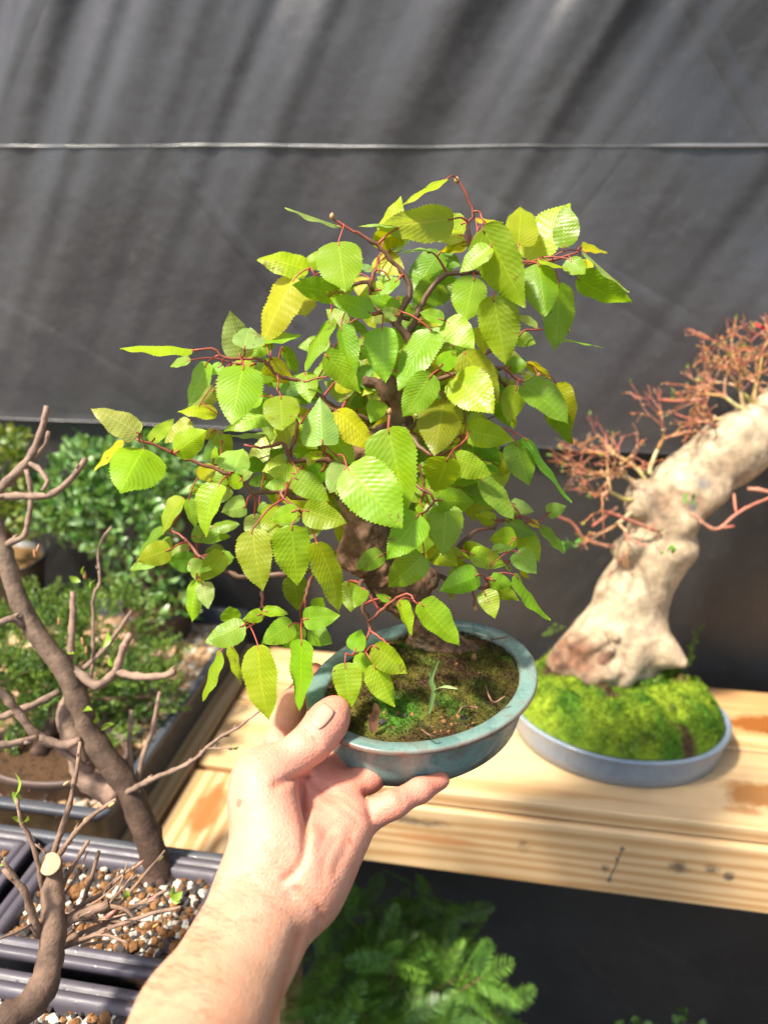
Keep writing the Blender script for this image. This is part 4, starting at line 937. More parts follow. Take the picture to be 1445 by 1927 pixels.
# trunk
D2 = 1.0
cone2 = [((1164, 1240, 1.03), (1170, 1205, 1.025), 78, 76), ((1170, 1205, 1.025), (1188, 1125, 1.015), 74, 64), ((1188, 1125, 1.015), (1232, 1040, 1.0), 63, 60), ((1232, 1040, 1.0), (1250, 972, .99), 60, 57),
 ((1250, 972, .99), (1290, 912, .985), 57, 57), ((1290, 912, .985), (1372, 850, .975), 58, 60), ((1372, 850, .975), (1455, 790, .965), 60, 58), ((1455, 790, .965), (1640, 700, .95), 57, 48),
 ((1150, 1190, 1.02), (1082, 1246, 1.01), 56, 42), ((1120, 1190, 1.02), (1058, 1250, 1.01), 36, 30), ((1205, 1180, 1.0), (1250, 1228, .985), 40, 26), ((1250, 1228, .985), (1282, 1246, .975), 25, 12), ((1180, 1215, .99), (1168, 1272, .975), 42, 26), ((1140, 1215, .995), (1118, 1268, .98), 44, 30)]
balls2 = [(1172, 1036, .975, 18), (1186, 1024, .968, 15), (1288, 1034, .975, 20), (1270, 1044, .962, 14), (1210, 932, .972, 26), (1198, 955, .965, 18), (1318, 945, .96, 22), (1345, 925, .958, 18), (1290, 985, .958, 16), (1395, 805, .945, 18), (1330, 862, .955, 18)]
sd = SDF(P(1010, 1300, 1.0)-[.04, .14, .05], P(1660, 650, .98)+[.09, .13, .05], .0022)
for a, b, ra, rb in cone2: sd.cone(P(*a), P(*b), ra*a[2]/FPX, rb*b[2]/FPX, .014)
for x, y, d, r in balls2: sd.ball(P(x, y, d), r*1.22*d/FPX, .015)
for x, y, d, r in ((1172, 1112, .948, 6), (1298, 938, .915, 7), (1240, 912, .925, 6)):
    sd.cone(P(x, y, d), P(x+6, y-3, d+.02), r/FPX, r*.6/FPX, .012, True)
for k in range(46):
    x, y = r2.uniform(1045, 1205), r2.uniform(1190, 1275)
    if x+.8*(y-1190) < 1215 and y > 1190+.35*(1130-x): sd.ball(P(x, y, .997-.030*math.exp(-((x-1145)/50)**2)+r2.uniform(-.008, .006)), r2.uniform(6, 15)/FPX, .007)
V, Fq = sd.mesh(); V = smooth_mesh(V, Fq, 1)
me_ = bpy.data.meshes.new('tmp'); me_.from_pydata(V.tolist(), [], Fq.tolist()); vn = np.empty(len(V)*3); me_.vertices.foreach_get('normal', vn); bpy.data.meshes.remove(me_); vn = vn.reshape(-1, 3)
q = V-Cv; vd = q @ Fv; vx = CX+FPX*(q @ Rv)/vd; vy = CY-FPX*(q @ Uv)/vd
V2 = V+vn*(.0011*fbm(V, 38, 3)+.0005*fbm(V*np.array([1, 1, .35]), 150, 6))[:, None]
k1 = np.clip(.5+.45*fbm(V, 34, 7), 0, 1)[:, None]; c = k1*np.array([.53, .41, .265])+(1-k1)*np.array([.37, .26, .16])
rough_bark = np.clip(np.exp(-((vx-1075)/50)**2-((vy-1240)/46)**2)*1.9*np.clip(.75+.5*fbm(V, 50, 19), 0, 1)+np.clip(fbm(V, 70, 15)-.2, 0, 1)*np.exp(-((vx-1150)/70)**2-((vy-1255)/45)**2)*2, 0, 1)[:, None]
c = c*(1-rough_bark)+rough_bark*np.array([.165, .08, .045])*np.clip(1+.4*fbm(V, 120, 8), .4, 1.6)[:, None]
scar = np.clip(np.exp(-((vx-1285)/50)**2-((vy-945)/28)**2)*1.2*np.clip(fbm(V, 80, 3)+.7, 0, 1), 0, .85)[:, None]; c = c*(1-scar)+scar*np.array([.22, .12, .06])
grey = np.clip(np.exp(-((vx-1322)/13)**2-((vy-910)/11)**2)+np.exp(-((vx-1304)/8)**2-((vy-952)/10)**2), 0, .9)[:, None]; c = c*(1-grey)+grey*np.array([.14, .14, .14])
g = G(); g.add(V2, Fq, None, c); g.build('trunk', M_BARK, big)
# twig clusters: branching sprays from stub to reddish tips
def spray(g, gl, p, d, L, r, depth, spread=.55, leaf=.3, tipc=(.50, .13, .065), basec=(.50, .33, .16), rg=r2):
    d = d/np.linalg.norm(d); n = 4; pts = [p]; q = p; dd = d
    for _ in range(n):
        dd = dd+rg.normal(size=3)*.16; dd /= np.linalg.norm(dd); q = q+dd*L/n; pts.append(q)
    t = np.clip(np.array([r, r*.8])[None, :].max()/.0028, 0, 1); c0 = np.array(basec)*t+np.array(tipc)*(1-t)
    g.tube(spline(pts, L/6), np.linspace(r, r*.72, len(spline(pts, L/6))), 6, np.clip(c0*rg.uniform(.6, 1.25)*np.array([1, rg.uniform(.75, 1.35), rg.uniform(.7, 1.4)]), 0, 1))
    if rg.random() < .5: g.tube([q-dd*.0012, q, q+dd*.0014], [r*1.1, r*1.7, r*.4], 6, np.array(basec)*1.1)
    if depth == 0:
        if rg.random() < leaf and gl is not None:
            for _ in range(rg.integers(1, 3)):
                s = np.cross(dd, rg.normal(size=3)); s /= np.linalg.norm(s); l = rg.uniform(.004, .009); d2 = dd+rg.normal(size=3)*.4; d2 /= np.linalg.norm(d2)
                gl.add([q, q+d2*l*.5+s*l*.26, q+d2*l, q+d2*l*.5-s*l*.26], [(0, 1, 2, 3)], None, np.array([.22, .33, .05] if rg.random() < .6 else [.5, .18, .05])*rg.uniform(.7, 1.2))
        return
    for _ in range(2 if rg.random() < .62 else 3):
        e = dd+rg.normal(size=3)*spread; spray(g, gl, q, e, L*rg.uniform(.6, .98), r*.62, depth-1, spread, leaf, tipc, basec, rg)
def dirpx(dx, dy, dz=0.): return Rv*dx-Uv*dy+Fv*dz
gl = G()
CL = [[(1190, 940, .955, -1, -.15, -.1), (1215, 905, .965, -.5, -.9, 0), (1205, 925, .96, -.9, -.35, -.2), (1222, 893, .975, -.2, -1, .2), (1208, 915, .97, -.8, -.8, .3), (1196, 960, .96, -.8, .4, 0)],
      [(1400, 785, .955, -.35, -1, -.1), (1408, 775, .95, -.75, -.7, 0), (1420, 770, .945, 0, -1, .1), (1440, 750, .95, .2, -1, -.2), (1395, 795, .955, -.95, -.2, .2), (1430, 740, .95, -.3, -1, .2), (1450, 745, .95, .4, -.9, .1), (1420, 765, .95, -.6, -.8, .1)]]
for cl in CL:
    g = G()
    for (x, y, d, dx, dy, dz) in cl: spray(g, gl, P(x, y, d), dirpx(dx, dy, dz), .033, .0030, 4, .44)
    g.build('twig_cluster', M_TWIG, big)
def pxtube(g, pts, d0, d1, r0, r1, c, step=.006, sides=8, wob=.05, c1=None):
    n = len(pts); p = spline([P(x, y, d0+(d1-d0)*k/(n-1)) for k, (x, y) in enumerate(pts)], step); m = len(p)
    rad = np.linspace(r0, r1, m)*(1+.14*r2.random(m)); t = np.linspace(0, 1, m)[:, None]
    if r0 < .007:
        rad *= .76; p = p+np.cumsum(r2.normal(size=p.shape), axis=0)*min(.00035, r0*.09)
        for k in range(2, m-1, 3):
            rad[k] *= 1.24
            if r2.random() < .42:
                tn = p[k]-p[k-1]; tn /= np.linalg.norm(tn)+1e-9; o_ = np.cross(tn, r2.normal(size=3)); o_ /= np.linalg.norm(o_); L_ = r2.uniform(.003, .0065)
                g.tube([p[k], p[k]+(o_+tn*.9)*L_*.5, p[k]+(o_*.9+tn*1.3)*L_*.8], [max(rad[k]*.5, .0007), max(rad[k]*.55, .0009), .0003], 6, np.array(c)*1.15)
    cc = np.array(c)*(1-t)+np.array(c if c1 is None else c1)*t
    g.tube(p, rad, sides, cc, wob=wob); return p
TW = ((.40, .20, .12), (.45, .12, .08))
for pts, d0, d1, r0, r1 in (([(1160, 1030), (1100, 1015), (1075, 985), (1040, 968), (1030, 960)], .97, .95, .003, .0012), ([(1300, 965), (1345, 995), (1385, 965), (1445, 935), (1480, 930)], .93, .92, .0026, .0016), ([(1345, 995), (1380, 990)], .927, .925, .002, .0016),
        ([(1380, 815), (1340, 798), (1290, 785), (1270, 778)], .95, .96, .0022, .001), ([(1320, 752), (1280, 755), (1238, 752)], .955, .95, .0025, .0022), ([(1240, 1000), (1200, 985), (1165, 970), (1130, 960)], .95, .93, .003, .0015), ([(1160, 955), (1135, 975), (1112, 992)], .95, .94, .0022, .0018), ([(1405, 920), (1445, 925), (1490, 945)], .94, .92, .003, .002), ([(1380, 930), (1385, 965)], .94, .925, .002, .0016)):
    g = G(); pxtube(g, pts, d0, d1, r0, r1, TW[0], c1=TW[1]); g.build('branch', M_TWIG, big)
for (x, y, d) in ((1080, 1030, .95), (1062, 1035, .95), (1250, 1045, .93), (1262, 1038, .93), (1286, 938, .91), (1435, 625, .94)):
    for _ in range(4):
        q = P(x, y, d)+r2.normal(size=3)*.004; d2 = r2.normal(size=3); d2[2] = abs(d2[2]); d2 /= np.linalg.norm(d2); s = np.cross(d2, r2.normal(size=3)); s /= np.linalg.norm(s); l = r2.uniform(.008, .014)
        gl.add([q, q+d2*l*.5+s*l*.3, q+d2*l, q+d2*l*.5-s*l*.3], [(0, 1, 2, 3)], None, (.45, .05, .05) if x > 1400 else (.12, .34, .04))
gl.build('young_leaves', M_PETAL, big)

# ================================================================== bare trees in the gravel pots
TC = (.24, .165, .115); TD_ = (.06, .030, .019)
tall = thing('potted_tree', 'tall bare many-branched tree with a leaning trunk in a purple square gravel pot', 'bonsai', (-.29, .47, .009))
square_pot(tall, -.398, -.214, .402, .522, 1050)
g = G(); pxtube(g, [(306, 1668), (288, 1600), (262, 1530), (238, 1478), (205, 1435), (168, 1380), (148, 1318), (118, 1256), (68, 1190), (32, 1118), (8, 1040), (-20, 960), (-60, 880)], .700, .66, .0122, .0052, TD_, .008, 12, .07, TC)
base = P(300, 1660, .700)
for a in range(7): g.tube(spline([base+[0, 0, .012], base+np.array([math.cos(a*.9), math.sin(a*.9), 0])*.016, base+np.array([math.cos(a*.9)*.03, math.sin(a*.9)*.03, -.012])], .006), [.008]*1+list(np.linspace(.007, .002, len(spline([base+[0, 0, .012], base+np.array([math.cos(a*.9), math.sin(a*.9), 0])*.016, base+np.array([math.cos(a*.9)*.03, math.sin(a*.9)*.03, -.012])], .006))-1)), 8, TD_)
g.build('trunk', M_BARK, tall)
for pts, d0, d1, r0, r1 in (
 ([(112, 1246), (150, 1268), (183, 1287), (215, 1262), (228, 1225), (242, 1189)], .68, .66, .0055, .0036), ([(215, 1262), (240, 1268), (266, 1272), (300, 1270), (329, 1262)], .67, .655, .0045, .0032), ([(150, 1268), (190, 1230), (215, 1200), (249, 1148)], .69, .70, .003, .0018),
 ([(128, 1270), (131, 1241), (138, 1170), (142, 1108)], .685, .69, .0042, .003), ([(160, 1300), (173, 1262), (178, 1124), (189, 1096), (187, 1048), (195, 1015), (213, 992)], .69, .70, .0024, .0012),
 ([(8, 1030), (25, 1018), (48, 1006), (57, 950), (57, 916), (50, 884)], .665, .66, .0034, .0024), ([(-25, 935), (30, 932), (87, 930), (118, 913), (140, 890), (159, 861)], .665, .65, .0042, .0028), ([(-20, 950), (10, 915), (55, 871), (80, 819), (93, 767)], .665, .66, .0055, .0028),
 ([(63, 868), (85, 835), (90, 812)], .662, .66, .0028, .0022), ([(57, 870), (78, 885), (93, 906), (83, 923)], .66, .655, .0028, .0022), ([(-30, 1190), (0, 1172), (26, 1163), (45, 1180)], .65, .67, .004, .0036), ([(112, 1300), (75, 1320), (38, 1335), (-20, 1355)], .685, .66, .004, .0032),
 ([(-20, 1290), (8, 1308), (31, 1338), (69, 1383), (114, 1397), (150, 1385)], .64, .675, .0042, .0045), ([(-20, 1402), (20, 1398), (52, 1390), (72, 1384)], .63, .655, .0036, .0032), ([(72, 1386), (110, 1410), (150, 1440), (172, 1448)], .66, .69, .003, .004),
 ([(228, 1498), (258, 1480), (300, 1458), (363, 1428), (401, 1393), (446, 1366), (486, 1334)], .69, .60, .0034, .0009), ([(385, 1408), (410, 1408), (436, 1407)], .635, .625, .0011, .0006), ([(250, 1490), (248, 1440), (246, 1404), (250, 1335)], .70, .72, .0032, .0022), ([(258, 1480), (270, 1420), (287, 1369), (301, 1300)], .70, .72, .0030, .0022), ([(140, 1312), (130, 1350), (150, 1420), (165, 1460), (225, 1500)], .70, .705, .010, .012)):
    g = G(); pxtube(g, pts, d0, d1, r0, r1, TC, c1=(.30, .19, .14)); g.build('branch', M_BARK, tall)
def leaflet(g, p, d, L, w_, c, rg=r2):
    s = np.cross(d, rg.normal(size=3)); s /= np.linalg.norm(s); n = np.cross(d, s); V = []
    for t, h in ((0, .1), (.25, .8), (.5, 1.), (.75, .7), (1, .02)):
        m = p+d*L*t+n*L*.16*math.sin(3.1*t); V += [m-s*w_*h*.5+n*w_*.18*h, m, m+s*w_*h*.5+n*w_*.18*h]
    g.add(V, [(3*i+k, 3*i+k+1, 3*i+k+4, 3*i+k+3) for i in range(4) for k in (0, 1)], None, np.array(c)*rg.uniform(.8, 1.2))
def bud(g, p, d, L, c): d = d/np.linalg.norm(d); g.tube([p, p+d*L*.3, p+d*L*.7, p+d*L], [L*.12, L*.2, L*.15, L*.03], 7, c)
g = G()
for (x, y, d, dx, dy, L) in ((152, 1095, .69, -.9, -.5, .011), (170, 1108, .695, .5, -.8, .010), (160, 1085, .69, .1, -1, .010), (140, 1230, .685, -1, -.1, .014), (195, 1218, .68, .2, -1, .013), (205, 1238, .68, .6, .7, .011), (150, 1320, .68, -.8, -.5, .014), (155, 1340, .675, .8, -.2, .013), (162, 1385, .68, .4, .3, .011), (182, 1362, .68, .3, -.8, .009), (436, 1407, .625, .9, -.2, .007), (436, 1407, .625, .4, -.8, .005), (190, 1375, .685, .9, -.4, .012), (125, 1272, .68, .4, .8, .010)):
    g = G(); leaflet(g, P(x, y, d), dirpx(dx, dy, r2.normal()*.3), L, L*.55, (.26, .42, .03)); g.build('young_leaf', M_PETAL, tall)
for (x, y, d) in ((160, 1090, .69), (113, 1178, .69), (158, 1215, .685), (163, 1232, .685), (68, 1050, .66), (70, 1040, .66)): g = G(); bud(g, P(x, y, d), dirpx(r2.normal()*.4, -1), .008, (.48, .25, .12)); g.build('bud', M_PETAL, tall)

small = thing('potted_tree', 'low bare tree with a pale sawn-off top and pink buds in the nearest pot', 'bonsai', (-.33, .33, .009))
square_pot(small, -.405, -.222, .262, .390, 1200)
SD_ = .545
g = G(); pxtube(g, [(-60, 1985), (5, 1924), (45, 1902), (70, 1876), (88, 1838), (98, 1780), (101, 1722), (99, 1670), (96, 1622)], .50, .56, .0105, .0072, TD_, .005, 12, .06, (.24, .15, .10))
g.build('trunk', M_BARK, small)
ft = np.random.default_rng(77)
for _ in range(16):
    x, y = ft.uniform(105, 215), ft.uniform(1690, 1785); L = ft.uniform(50, 110); a = ft.uniform(-1.3, .1)
    g = G(); pxtube(g, [(x, y), (x+.5*L*math.cos(a)+ft.normal()*6, y+.5*L*math.sin(a)), (x+L*math.cos(a), y+L*math.sin(a)-6)], .565, .565+ft.normal()*.02, .0013, .0006, (.20, .12, .08), c1=(.34, .23, .15)); g.build('twig', M_BARK, small)
g = G(); p = P(95.5, 1621, .5605); nd = -Fv*.86+Uv*.5; p = P(95.5, 1626, .549); g.tube([p-nd*.006, p-nd*.001, p+nd*.0008, p+nd*.0012], [.0066, .0076, .0078, .0070], 18, [(.2, .12, .08), (.2, .12, .08), (.40, .24, .13), (.50, .34, .20)]); g.build('cut_face', mat_attr('fresh_cut', .7, 300, .3, .0005, .3, 200), small)
for pts, d0, d1, r0, r1 in (
 ([(99, 1640), (102, 1608), (131, 1521), (142, 1460), (152, 1400)], .565, .58, .0030, .0016), ([(104, 1622), (130, 1580), (159, 1546), (190, 1522), (218, 1503)], .56, .555, .0024, .0016), ([(92, 1700), (80, 1670), (66, 1604), (50, 1565), (38, 1549), (28, 1500)], .55, .54, .0022, .0014), ([(72, 1762), (62, 1732), (50, 1700), (38, 1675), (0, 1637)], .535, .52, .0036, .0024), ([(40, 1676), (20, 1645), (3, 1622)], .525, .52, .0024, .0016), ([(88, 1610), (78, 1595), (64, 1588)], .56, .56, .0014, .001),
 ([(105, 1785), (121, 1781), (170, 1765), (225, 1743), (285, 1722), (342, 1710)], .555, .55, .0026, .0014), ([(110, 1775), (160, 1755), (214, 1729), (270, 1695), (318, 1670)], .565, .575, .0026, .0014), ([(104, 1738), (125, 1734), (149, 1722), (180, 1712), (207, 1704)], .55, .56, .0046, .0040), ([(120, 1730), (150, 1705), (194, 1681), (230, 1650), (259, 1629)], .57, .59, .0022, .0012), ([(140, 1722), (152, 1712), (162, 1680), (172, 1650), (183, 1604)], .575, .59, .0022, .0016), ([(108, 1700), (121, 1663), (142, 1625), (169, 1580)], .565, .575, .0022, .0016), ([(200, 1712), (225, 1698), (270, 1646), (311, 1598)], .58, .60, .0018, .0009), ([(207, 1704), (240, 1715), (260, 1740)], .56, .56, .0022, .001), ([(130, 1775), (190, 1760), (240, 1775)], .55, .54, .0018, .001), ([(60, 1740), (30, 1755), (-10, 1770)], .53, .51, .0012, .001)):
    g = G(); pxtube(g, pts, d0, d1, r0, r1, (.20, .12, .08), c1=(.30, .19, .13)); g.build('branch', M_BARK, small)
g = G()
for (x, y, d, L, c) in ((200, 1727, .55, .009, (.52, .22, .17)), (280, 1697, .57, .009, (.52, .24, .2)), (212, 1693, .57, .008, (.55, .32, .14)), (180, 1766, .55, .007, (.5, .42, .25)), (205, 1518, .555, .008, (.5, .4, .18)), (158, 1545, .56, .007, (.48, .36, .16)), (128, 1590, .56, .006, (.48, .36, .18)), (120, 1478, .57, .006, (.5, .38, .2)), (296, 1620, .6, .007, (.5, .46, .16)), (243, 1640, .58, .007, (.5, .3, .18)), (255, 1632, .58, .008, (.48, .24, .15)), (288, 1745, .55, .006, (.45, .3, .1))): g = G(); bud(g, P(x, y, d), dirpx(.8, -.6, r2.normal()*.2), L, c); g.build('bud', M_PETAL, small)
for (x, y, d, dx, dy, L) in ((28, 1500, .54, -.1, -1, .016), (24, 1490, .54, .3, .9, .011), (38, 1548, .54, -.5, -.6, .008), (42, 1548, .54, .6, -.7, .008), (240, 1690, .57, .1, -1, .007), (240, 1692, .57, -.6, -.6, .006), (326, 1695, .56, .7, -.7, .010), (330, 1695, .56, -.2, -1, .009), (322, 1690, .56, .9, .2, .008), (0, 1630, .52, .4, -.8, .007)):
    g = G(); leaflet(g, P(x, y, d), dirpx(dx, dy, r2.normal()*.3), L, L*.6, (.28, .42, .05)); g.build('young_leaf', M_PETAL, small)
empty_pot = thing('gravel_pot', 'purple square pot of mixed gravel at the left edge, beside the tall bare tree', 'pot', (-.5, .46, .009))
square_pot(empty_pot, -.592, -.410, .404, .524, 700)

# ================================================================== plants behind on the left
def ring_pot(root, c, r, z0, z1, m, soil=None, el=1.0, soil_m=None):
    t = np.linspace(0, 2*np.pi, 48, endpoint=False)
    o = lambda rr, z: np.column_stack([c[0]+rr*np.cos(t), c[1]+rr*el*np.sin(t), np.full(48, z)])
    g = G(); loft(g, [o(r*.76, z0), o(r*.78, z0+.002), o(r*.94, z1-.012), o(r*.985, z1-.010), o(r, z1-.003), o(r*.985, z1), o(r*.93, z1-.001), o(r*.90, z1-.012)]); g.build('pot', m, root)
    v, f = hfield(c[0], c[1], r*.915, r*.915*el, 0, lambda x, y, q: z1-.010+.004*(1-q**2)+.002*vfbm(x, y, 120, 4), 12, 40)
    g = G(); g.add(v, f); g.build('soil', soil_m or M_SOIL, root)
brown_clay = mat_plastic('brown_clay', (.105, .062, .050), .45)
jun = thing('potted_juniper', 'spreading feathery green juniper growing from a brown oval pot in the black tray', 'juniper', (-.472, .655, .006))
ring_pot(jun, (-.472, .650), .086, .007, .074, brown_clay, el=.66)
jt = onz(70, 1420, .07)
g = G(); pj = [jt, P(95, 1370, dep(jt)+.03), P(110, 1310, .90), P(150, 1260, .93), P(200, 1230, .95)]
g.tube(spline(pj, .008), np.linspace(.009, .003, len(spline(pj, .008))), 9, (.14, .08, .055), wob=.08)
for q in ((30, 1250, .9), (-10, 1290, .86), (60, 1180, .97), (150, 1150, 1.0), (260, 1250, .95), (290, 1310, .92), (20, 1340, .84)):
    s = spline([pj[2], (pj[2]+P(*q))/2+r2.normal(size=3)*.01, P(*q)], .01); g.tube(s, np.linspace(.004, .0015, len(s)), 6, (.16, .09, .06))
g.build('trunk', M_BARK, jun)
def frond(g, p, d, L, rg, c, wd=.0016, fan=.55, n=7):
    """feathery spray: a short axis with side shoots of scale foliage"""
    d = d/np.linalg.norm(d); s0 = np.cross(d, rg.normal(size=3)); s0 /= np.linalg.norm(s0); up = np.cross(s0, d)
    def blade(a, dd, l, w_, cc):
        s = np.cross(dd, rg.normal(size=3)); s /= np.linalg.norm(s)
        g.add([a-s*w_*.6, a+s*w_*.6, a+dd*l*.6+s*w_, a+dd*l, a+dd*l*.6-s*w_], [(0, 1, 2, 3, 4)], None, cc)
    for k in range(n):
        t = (k+.5)/n; q = p+d*L*t+up*L*.12*t*t
        for sg in (-1, 1):
            dd = d*.75+s0*sg*fan+up*.2*rg.normal(); dd /= np.linalg.norm(dd); l = L*.5*(1-.6*t)*rg.uniform(.8, 1.2); cc = np.array(c)*rg.uniform(.7, 1.3)
            blade(q, dd, l, wd, cc)
            for u in (.4, .7):
                d3 = dd+s0*sg*.3*rg.normal()+up*.5*rg.normal(); d3 /= np.linalg.norm(d3); blade(q+dd*l*u, d3, l*.4, wd*.85, cc*1.08)
    blade(p+d*L*.8, d, L*.3, wd, np.array(c)*1.25)
def cloud(gl, n, cx, cy, d, rx, ry, rd, fn, rg, cut=None):
    for _ in range(n):
        q = rg.normal(size=3); q /= np.linalg.norm(q); q *= rg.uniform(.45, 1.)**.6
        x, y, dd = cx+rx*q[0], cy+ry*q[1], d+rd*q[2]
        if cut and cut(x, y): continue
        dirv = dirpx(q[0]*rx, q[1]*ry-ry*.5, q[2]*rx*.7); fn(gl, P(x, y, dd), dirv, rg)
g = G(); jr = np.random.default_rng(31)
fj = lambda g, p, d, rg: frond(g, p, d+rg.normal(size=3)*40, rg.uniform(.016, .028), rg, (.17, .27, .045) if rg.random() < .6 else (.095, .18, .04), .0009)
for cx, cy, d, rx, ry, n in ((60, 1215, .95, 110, 70, 150), (200, 1180, 1.0, 95, 65, 120), (20, 1310, .88, 100, 75, 150), (130, 1290, .92, 110, 75, 150), (270, 1310, .95, 65, 60, 80), (290, 1240, .98, 50, 40, 50), (-60, 1240, .92, 90, 90, 90), (200, 1400, .88, 30, 35, 16), (90, 1150, 1.02, 80, 45, 70)):
    cloud(g, int(n*1.4), cx, cy, d, rx, ry, .05, fj, jr)
g.build('foliage', M_PETAL, jun)

shr = thing('potted_shrub', 'dense glossy pale green shrub in a round dark brown pot behind the juniper', 'shrub', (-.47, .96, 0))
SP = onz(302, 1168, .062); ring_pot(shr, (SP[0], SP[1]+.0), .056, .037, .092, mat_plastic('dark_brown_pot', (.045, .03, .026), .42))
g = G(); q0 = np.array([SP[0], SP[1], .085]); tops = [P(180, 960, 1.14), P(250, 900, 1.16), P(320, 930, 1.14), P(130, 920, 1.15), P(350, 880, 1.15)]
for t in tops:
    s = spline([q0, q0*.5+t*.5+np.array([0, 0, .02])+r2.normal(size=3)*.012, t], .01); g.tube(s, np.linspace(.006, .0015, len(s)), 7, (.17, .11, .07))
g.build('stems', M_BARK, shr)
g = G(); sr = np.random.default_rng(41)
fs = lambda g, p, d, rg: leaflet(g, p, (lambda e: e/np.linalg.norm(e))(d/np.linalg.norm(d)+rg.normal(size=3)*.7), rg.uniform(.015, .026), rg.uniform(.008, .013), (.22, .36, .12) if rg.random() < .6 else (.11, .25, .05), rg)
for cx, cy, d, rx, ry, n in ((150, 930, 1.14, 90, 75, 330), (260, 900, 1.15, 110, 85, 420), (350, 890, 1.15, 60, 65, 200), (230, 990, 1.12, 110, 60, 260), (100, 960, 1.13, 50, 60, 120), (270, 1080, 1.14, 60, 45, 110), (330, 1130, 1.12, 50, 25, 60), (160, 865, 1.16, 60, 40, 90)):
    cloud(g, n, cx, cy, d, rx, ry, .07, fs, sr)
g.build('foliage', mat_attr('shrub_leaf', .28, 220, .3, .0006, .3, 90, .6, .25), shr)

lef = thing('potted_shrub', 'dark olive shrub in a black round pot of ochre soil at the left edge', 'shrub', (-.62, .92, 0))
LP = onz(-8, 1052, .135); ring_pot(lef, (LP[0], LP[1]), .075, .037, .138, M_BLACKP, soil_m=simple('ochre_soil', (.10, .055, .02), (.26, .16, .06), 110, .9, .7, 240, .002, .2))
g = G(); q0 = np.array([LP[0], LP[1], .13])
for t in (P(10, 940, 1.13), P(-40, 900, 1.13), P(30, 870, 1.14)):
    s = spline([q0, q0*.5+t*.5+r2.normal(size=3)*.01, t], .01); g.tube(s, np.linspace(.006, .002, len(s)), 7, (.13, .08, .05))
g.build('stems', M_BARK, lef)
g = G()
fl = lambda g, p, d, rg: leaflet(g, p, (lambda e: e/np.linalg.norm(e))(d/np.linalg.norm(d)+rg.normal(size=3)*.7), rg.uniform(.012, .02), rg.uniform(.006, .010), (.12, .19, .03) if rg.random() < .6 else (.22, .25, .03), rg)
for cx, cy, d, rx, ry, n in ((-10, 900, 1.14, 75, 75, 330), (5, 970, 1.12, 70, 45, 160), (10, 835, 1.15, 40, 35, 90)): cloud(g, n, cx, cy, d, rx, ry, .06, fl, sr)
g.build('foliage', M_PETAL, lef)

# ================================================================== feathery plant under the bench
mq = np.random.default_rng(51)
dr = thing('redwood_sapling', 'feathery green redwood sapling on the ground in the dark under the bench', 'sapling', (P(780, 1900, 1.15)[0], P(780, 1900, 1.15)[1], GZ))
base = np.array([dr.location[0], dr.location[1], GZ])
g = G(); gf = G()
def needle_spray(gf, p, d, L, rg, c):
    d = d/np.linalg.norm(d); side = np.cross(d, np.array([0, 0, 1.])+rg.normal(size=3)*.35); side /= np.linalg.norm(side); up = np.cross(side, d); n = int(L/.0032)
    for k in range(n):
        t = (k+.5)/n; q = p+d*L*t-up*L*.22*t*t; l = .019*math.sin(math.pi*(.12+.85*t))**.7*rg.uniform(.85, 1.1)
        for sg in (-1, 1):
            dd = side*sg*.85+d*.5-up*.18+rg.normal(size=3)*.07; dd /= np.linalg.norm(dd); s = d*.00105; cc = np.array(c)*rg.uniform(.75, 1.2)
            gf.add([q-s*.6, q+s*.6, q+dd*l*.55+s, q+dd*l, q+dd*l*.55-s], [(0, 1, 2, 3, 4)], None, cc)
top = P(790, 1700, 1.16)
trk = spline([base, base*.55+top*.45+np.array([.02, .01, 0]), P(770, 1800, 1.17), top], .02); g.tube(trk, np.linspace(.012, .0015, len(trk)), 8, (.16, .09, .06))
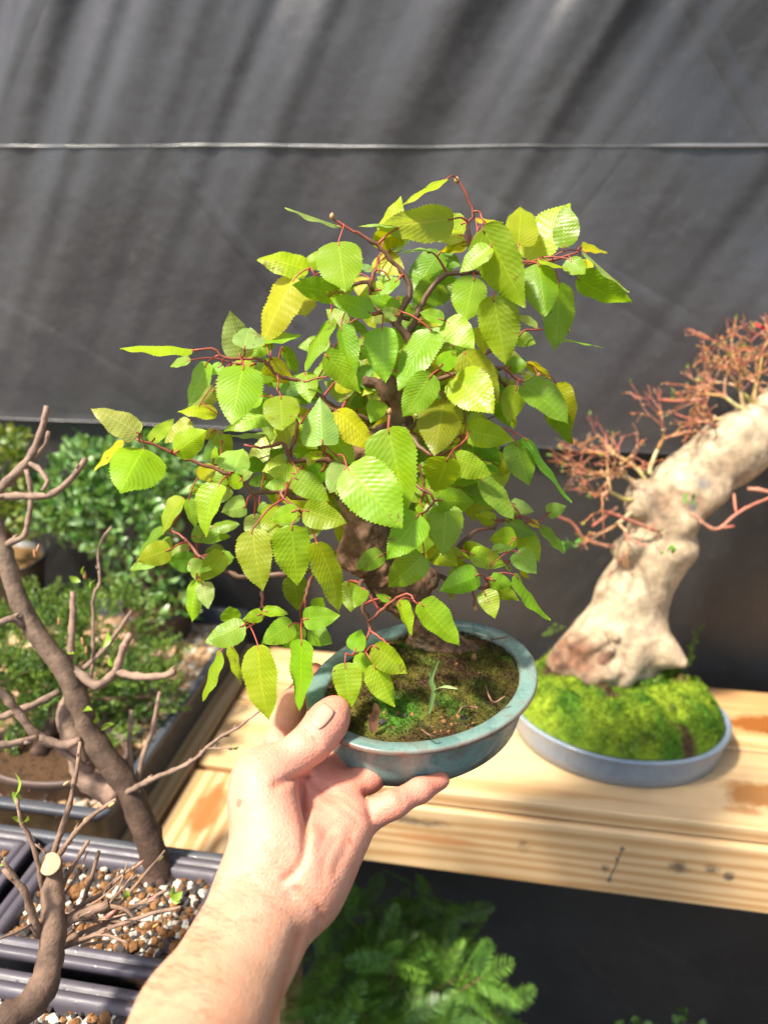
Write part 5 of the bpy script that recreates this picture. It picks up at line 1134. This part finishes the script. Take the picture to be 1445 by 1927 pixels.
BRS = [((775, 1790), (795, 1680), 1.17), ((770, 1830), (660, 1740), 1.15), ((765, 1850), (590, 1800), 1.10), ((770, 1850), (870, 1780), 1.12), ((770, 1900), (880, 1835), 1.03), ((760, 1950), (905, 1840), 1.0), ((740, 1960), (600, 1870), 1.05), ((700, 2000), (560, 1930), 1.04), ((760, 1990), (850, 1930), .98), ((760, 1880), (700, 1790), 1.08), ((740, 1930), (740, 1800), 1.02), ((740, 1960), (650, 1890), 1.0), ((780, 1850), (840, 1730), 1.18), ((770, 1840), (690, 1700), 1.2), ((820, 2010), (945, 1905), 1.12), ((700, 2000), (640, 1940), .98), ((760, 1990), (760, 1920), .98), ((760, 1840), (610, 1720), 1.2)]
for (a, b, d) in BRS:
    p = spline([P(*a, d+.03), P((a[0]+b[0])/2, (a[1]+b[1])/2-8, d+.01), P(*b, d-.02)], .008); g.tube(p, np.linspace(.0026, .0009, len(p)), 6, (.20, .12, .06))
    for i in range(1, len(p), 2):
        t = p[min(i+1, len(p)-1)]-p[i-1]; t /= np.linalg.norm(t)
        for sg in (-1, 1):
            sd_ = np.cross(t, -Fv+mq.normal(size=3)*.5); sd_ /= np.linalg.norm(sd_)
            needle_spray(gf, p[i], t*.55+sd_*sg*.8+mq.normal(size=3)*.15-Uv*.15, mq.uniform(.045, .075), mq, (.17, .34, .045) if mq.random() < .7 else (.11, .25, .04))
    needle_spray(gf, p[-1], p[-1]-p[-3], .05, mq, (.14, .28, .04))
g.build('stem', M_BARK, dr); gf.build('foliage', M_PETAL, dr)
gp = thing('seedling', 'small round leaved seedling on the dark ground below the thick trunk bonsai', 'seedling', (P(1235, 1960, 1.25)[0], P(1235, 1960, 1.25)[1], GZ))
g = G(); gb = G(); b0 = np.array(gp.location)
for (x, y) in ((1210, 1925), (1290, 1915), (1325, 1945), (1180, 1945), (1250, 1950)):
    t = P(x, y, 1.22); s = spline([b0, (b0+t)/2+mq.normal(size=3)*.01, t], .02); gb.tube(s, np.linspace(.003, .0012, len(s)), 6, (.14, .13, .05))
    for _ in range(7): leaflet(g, t+mq.normal(size=3)*.008, (lambda e: e/np.linalg.norm(e))(mq.normal(size=3)+[0, 0, .6]), .016, .013, (.12, .26, .06), mq)
gb.build('stem', M_BARK, gp); g.build('foliage', M_PETAL, gp)
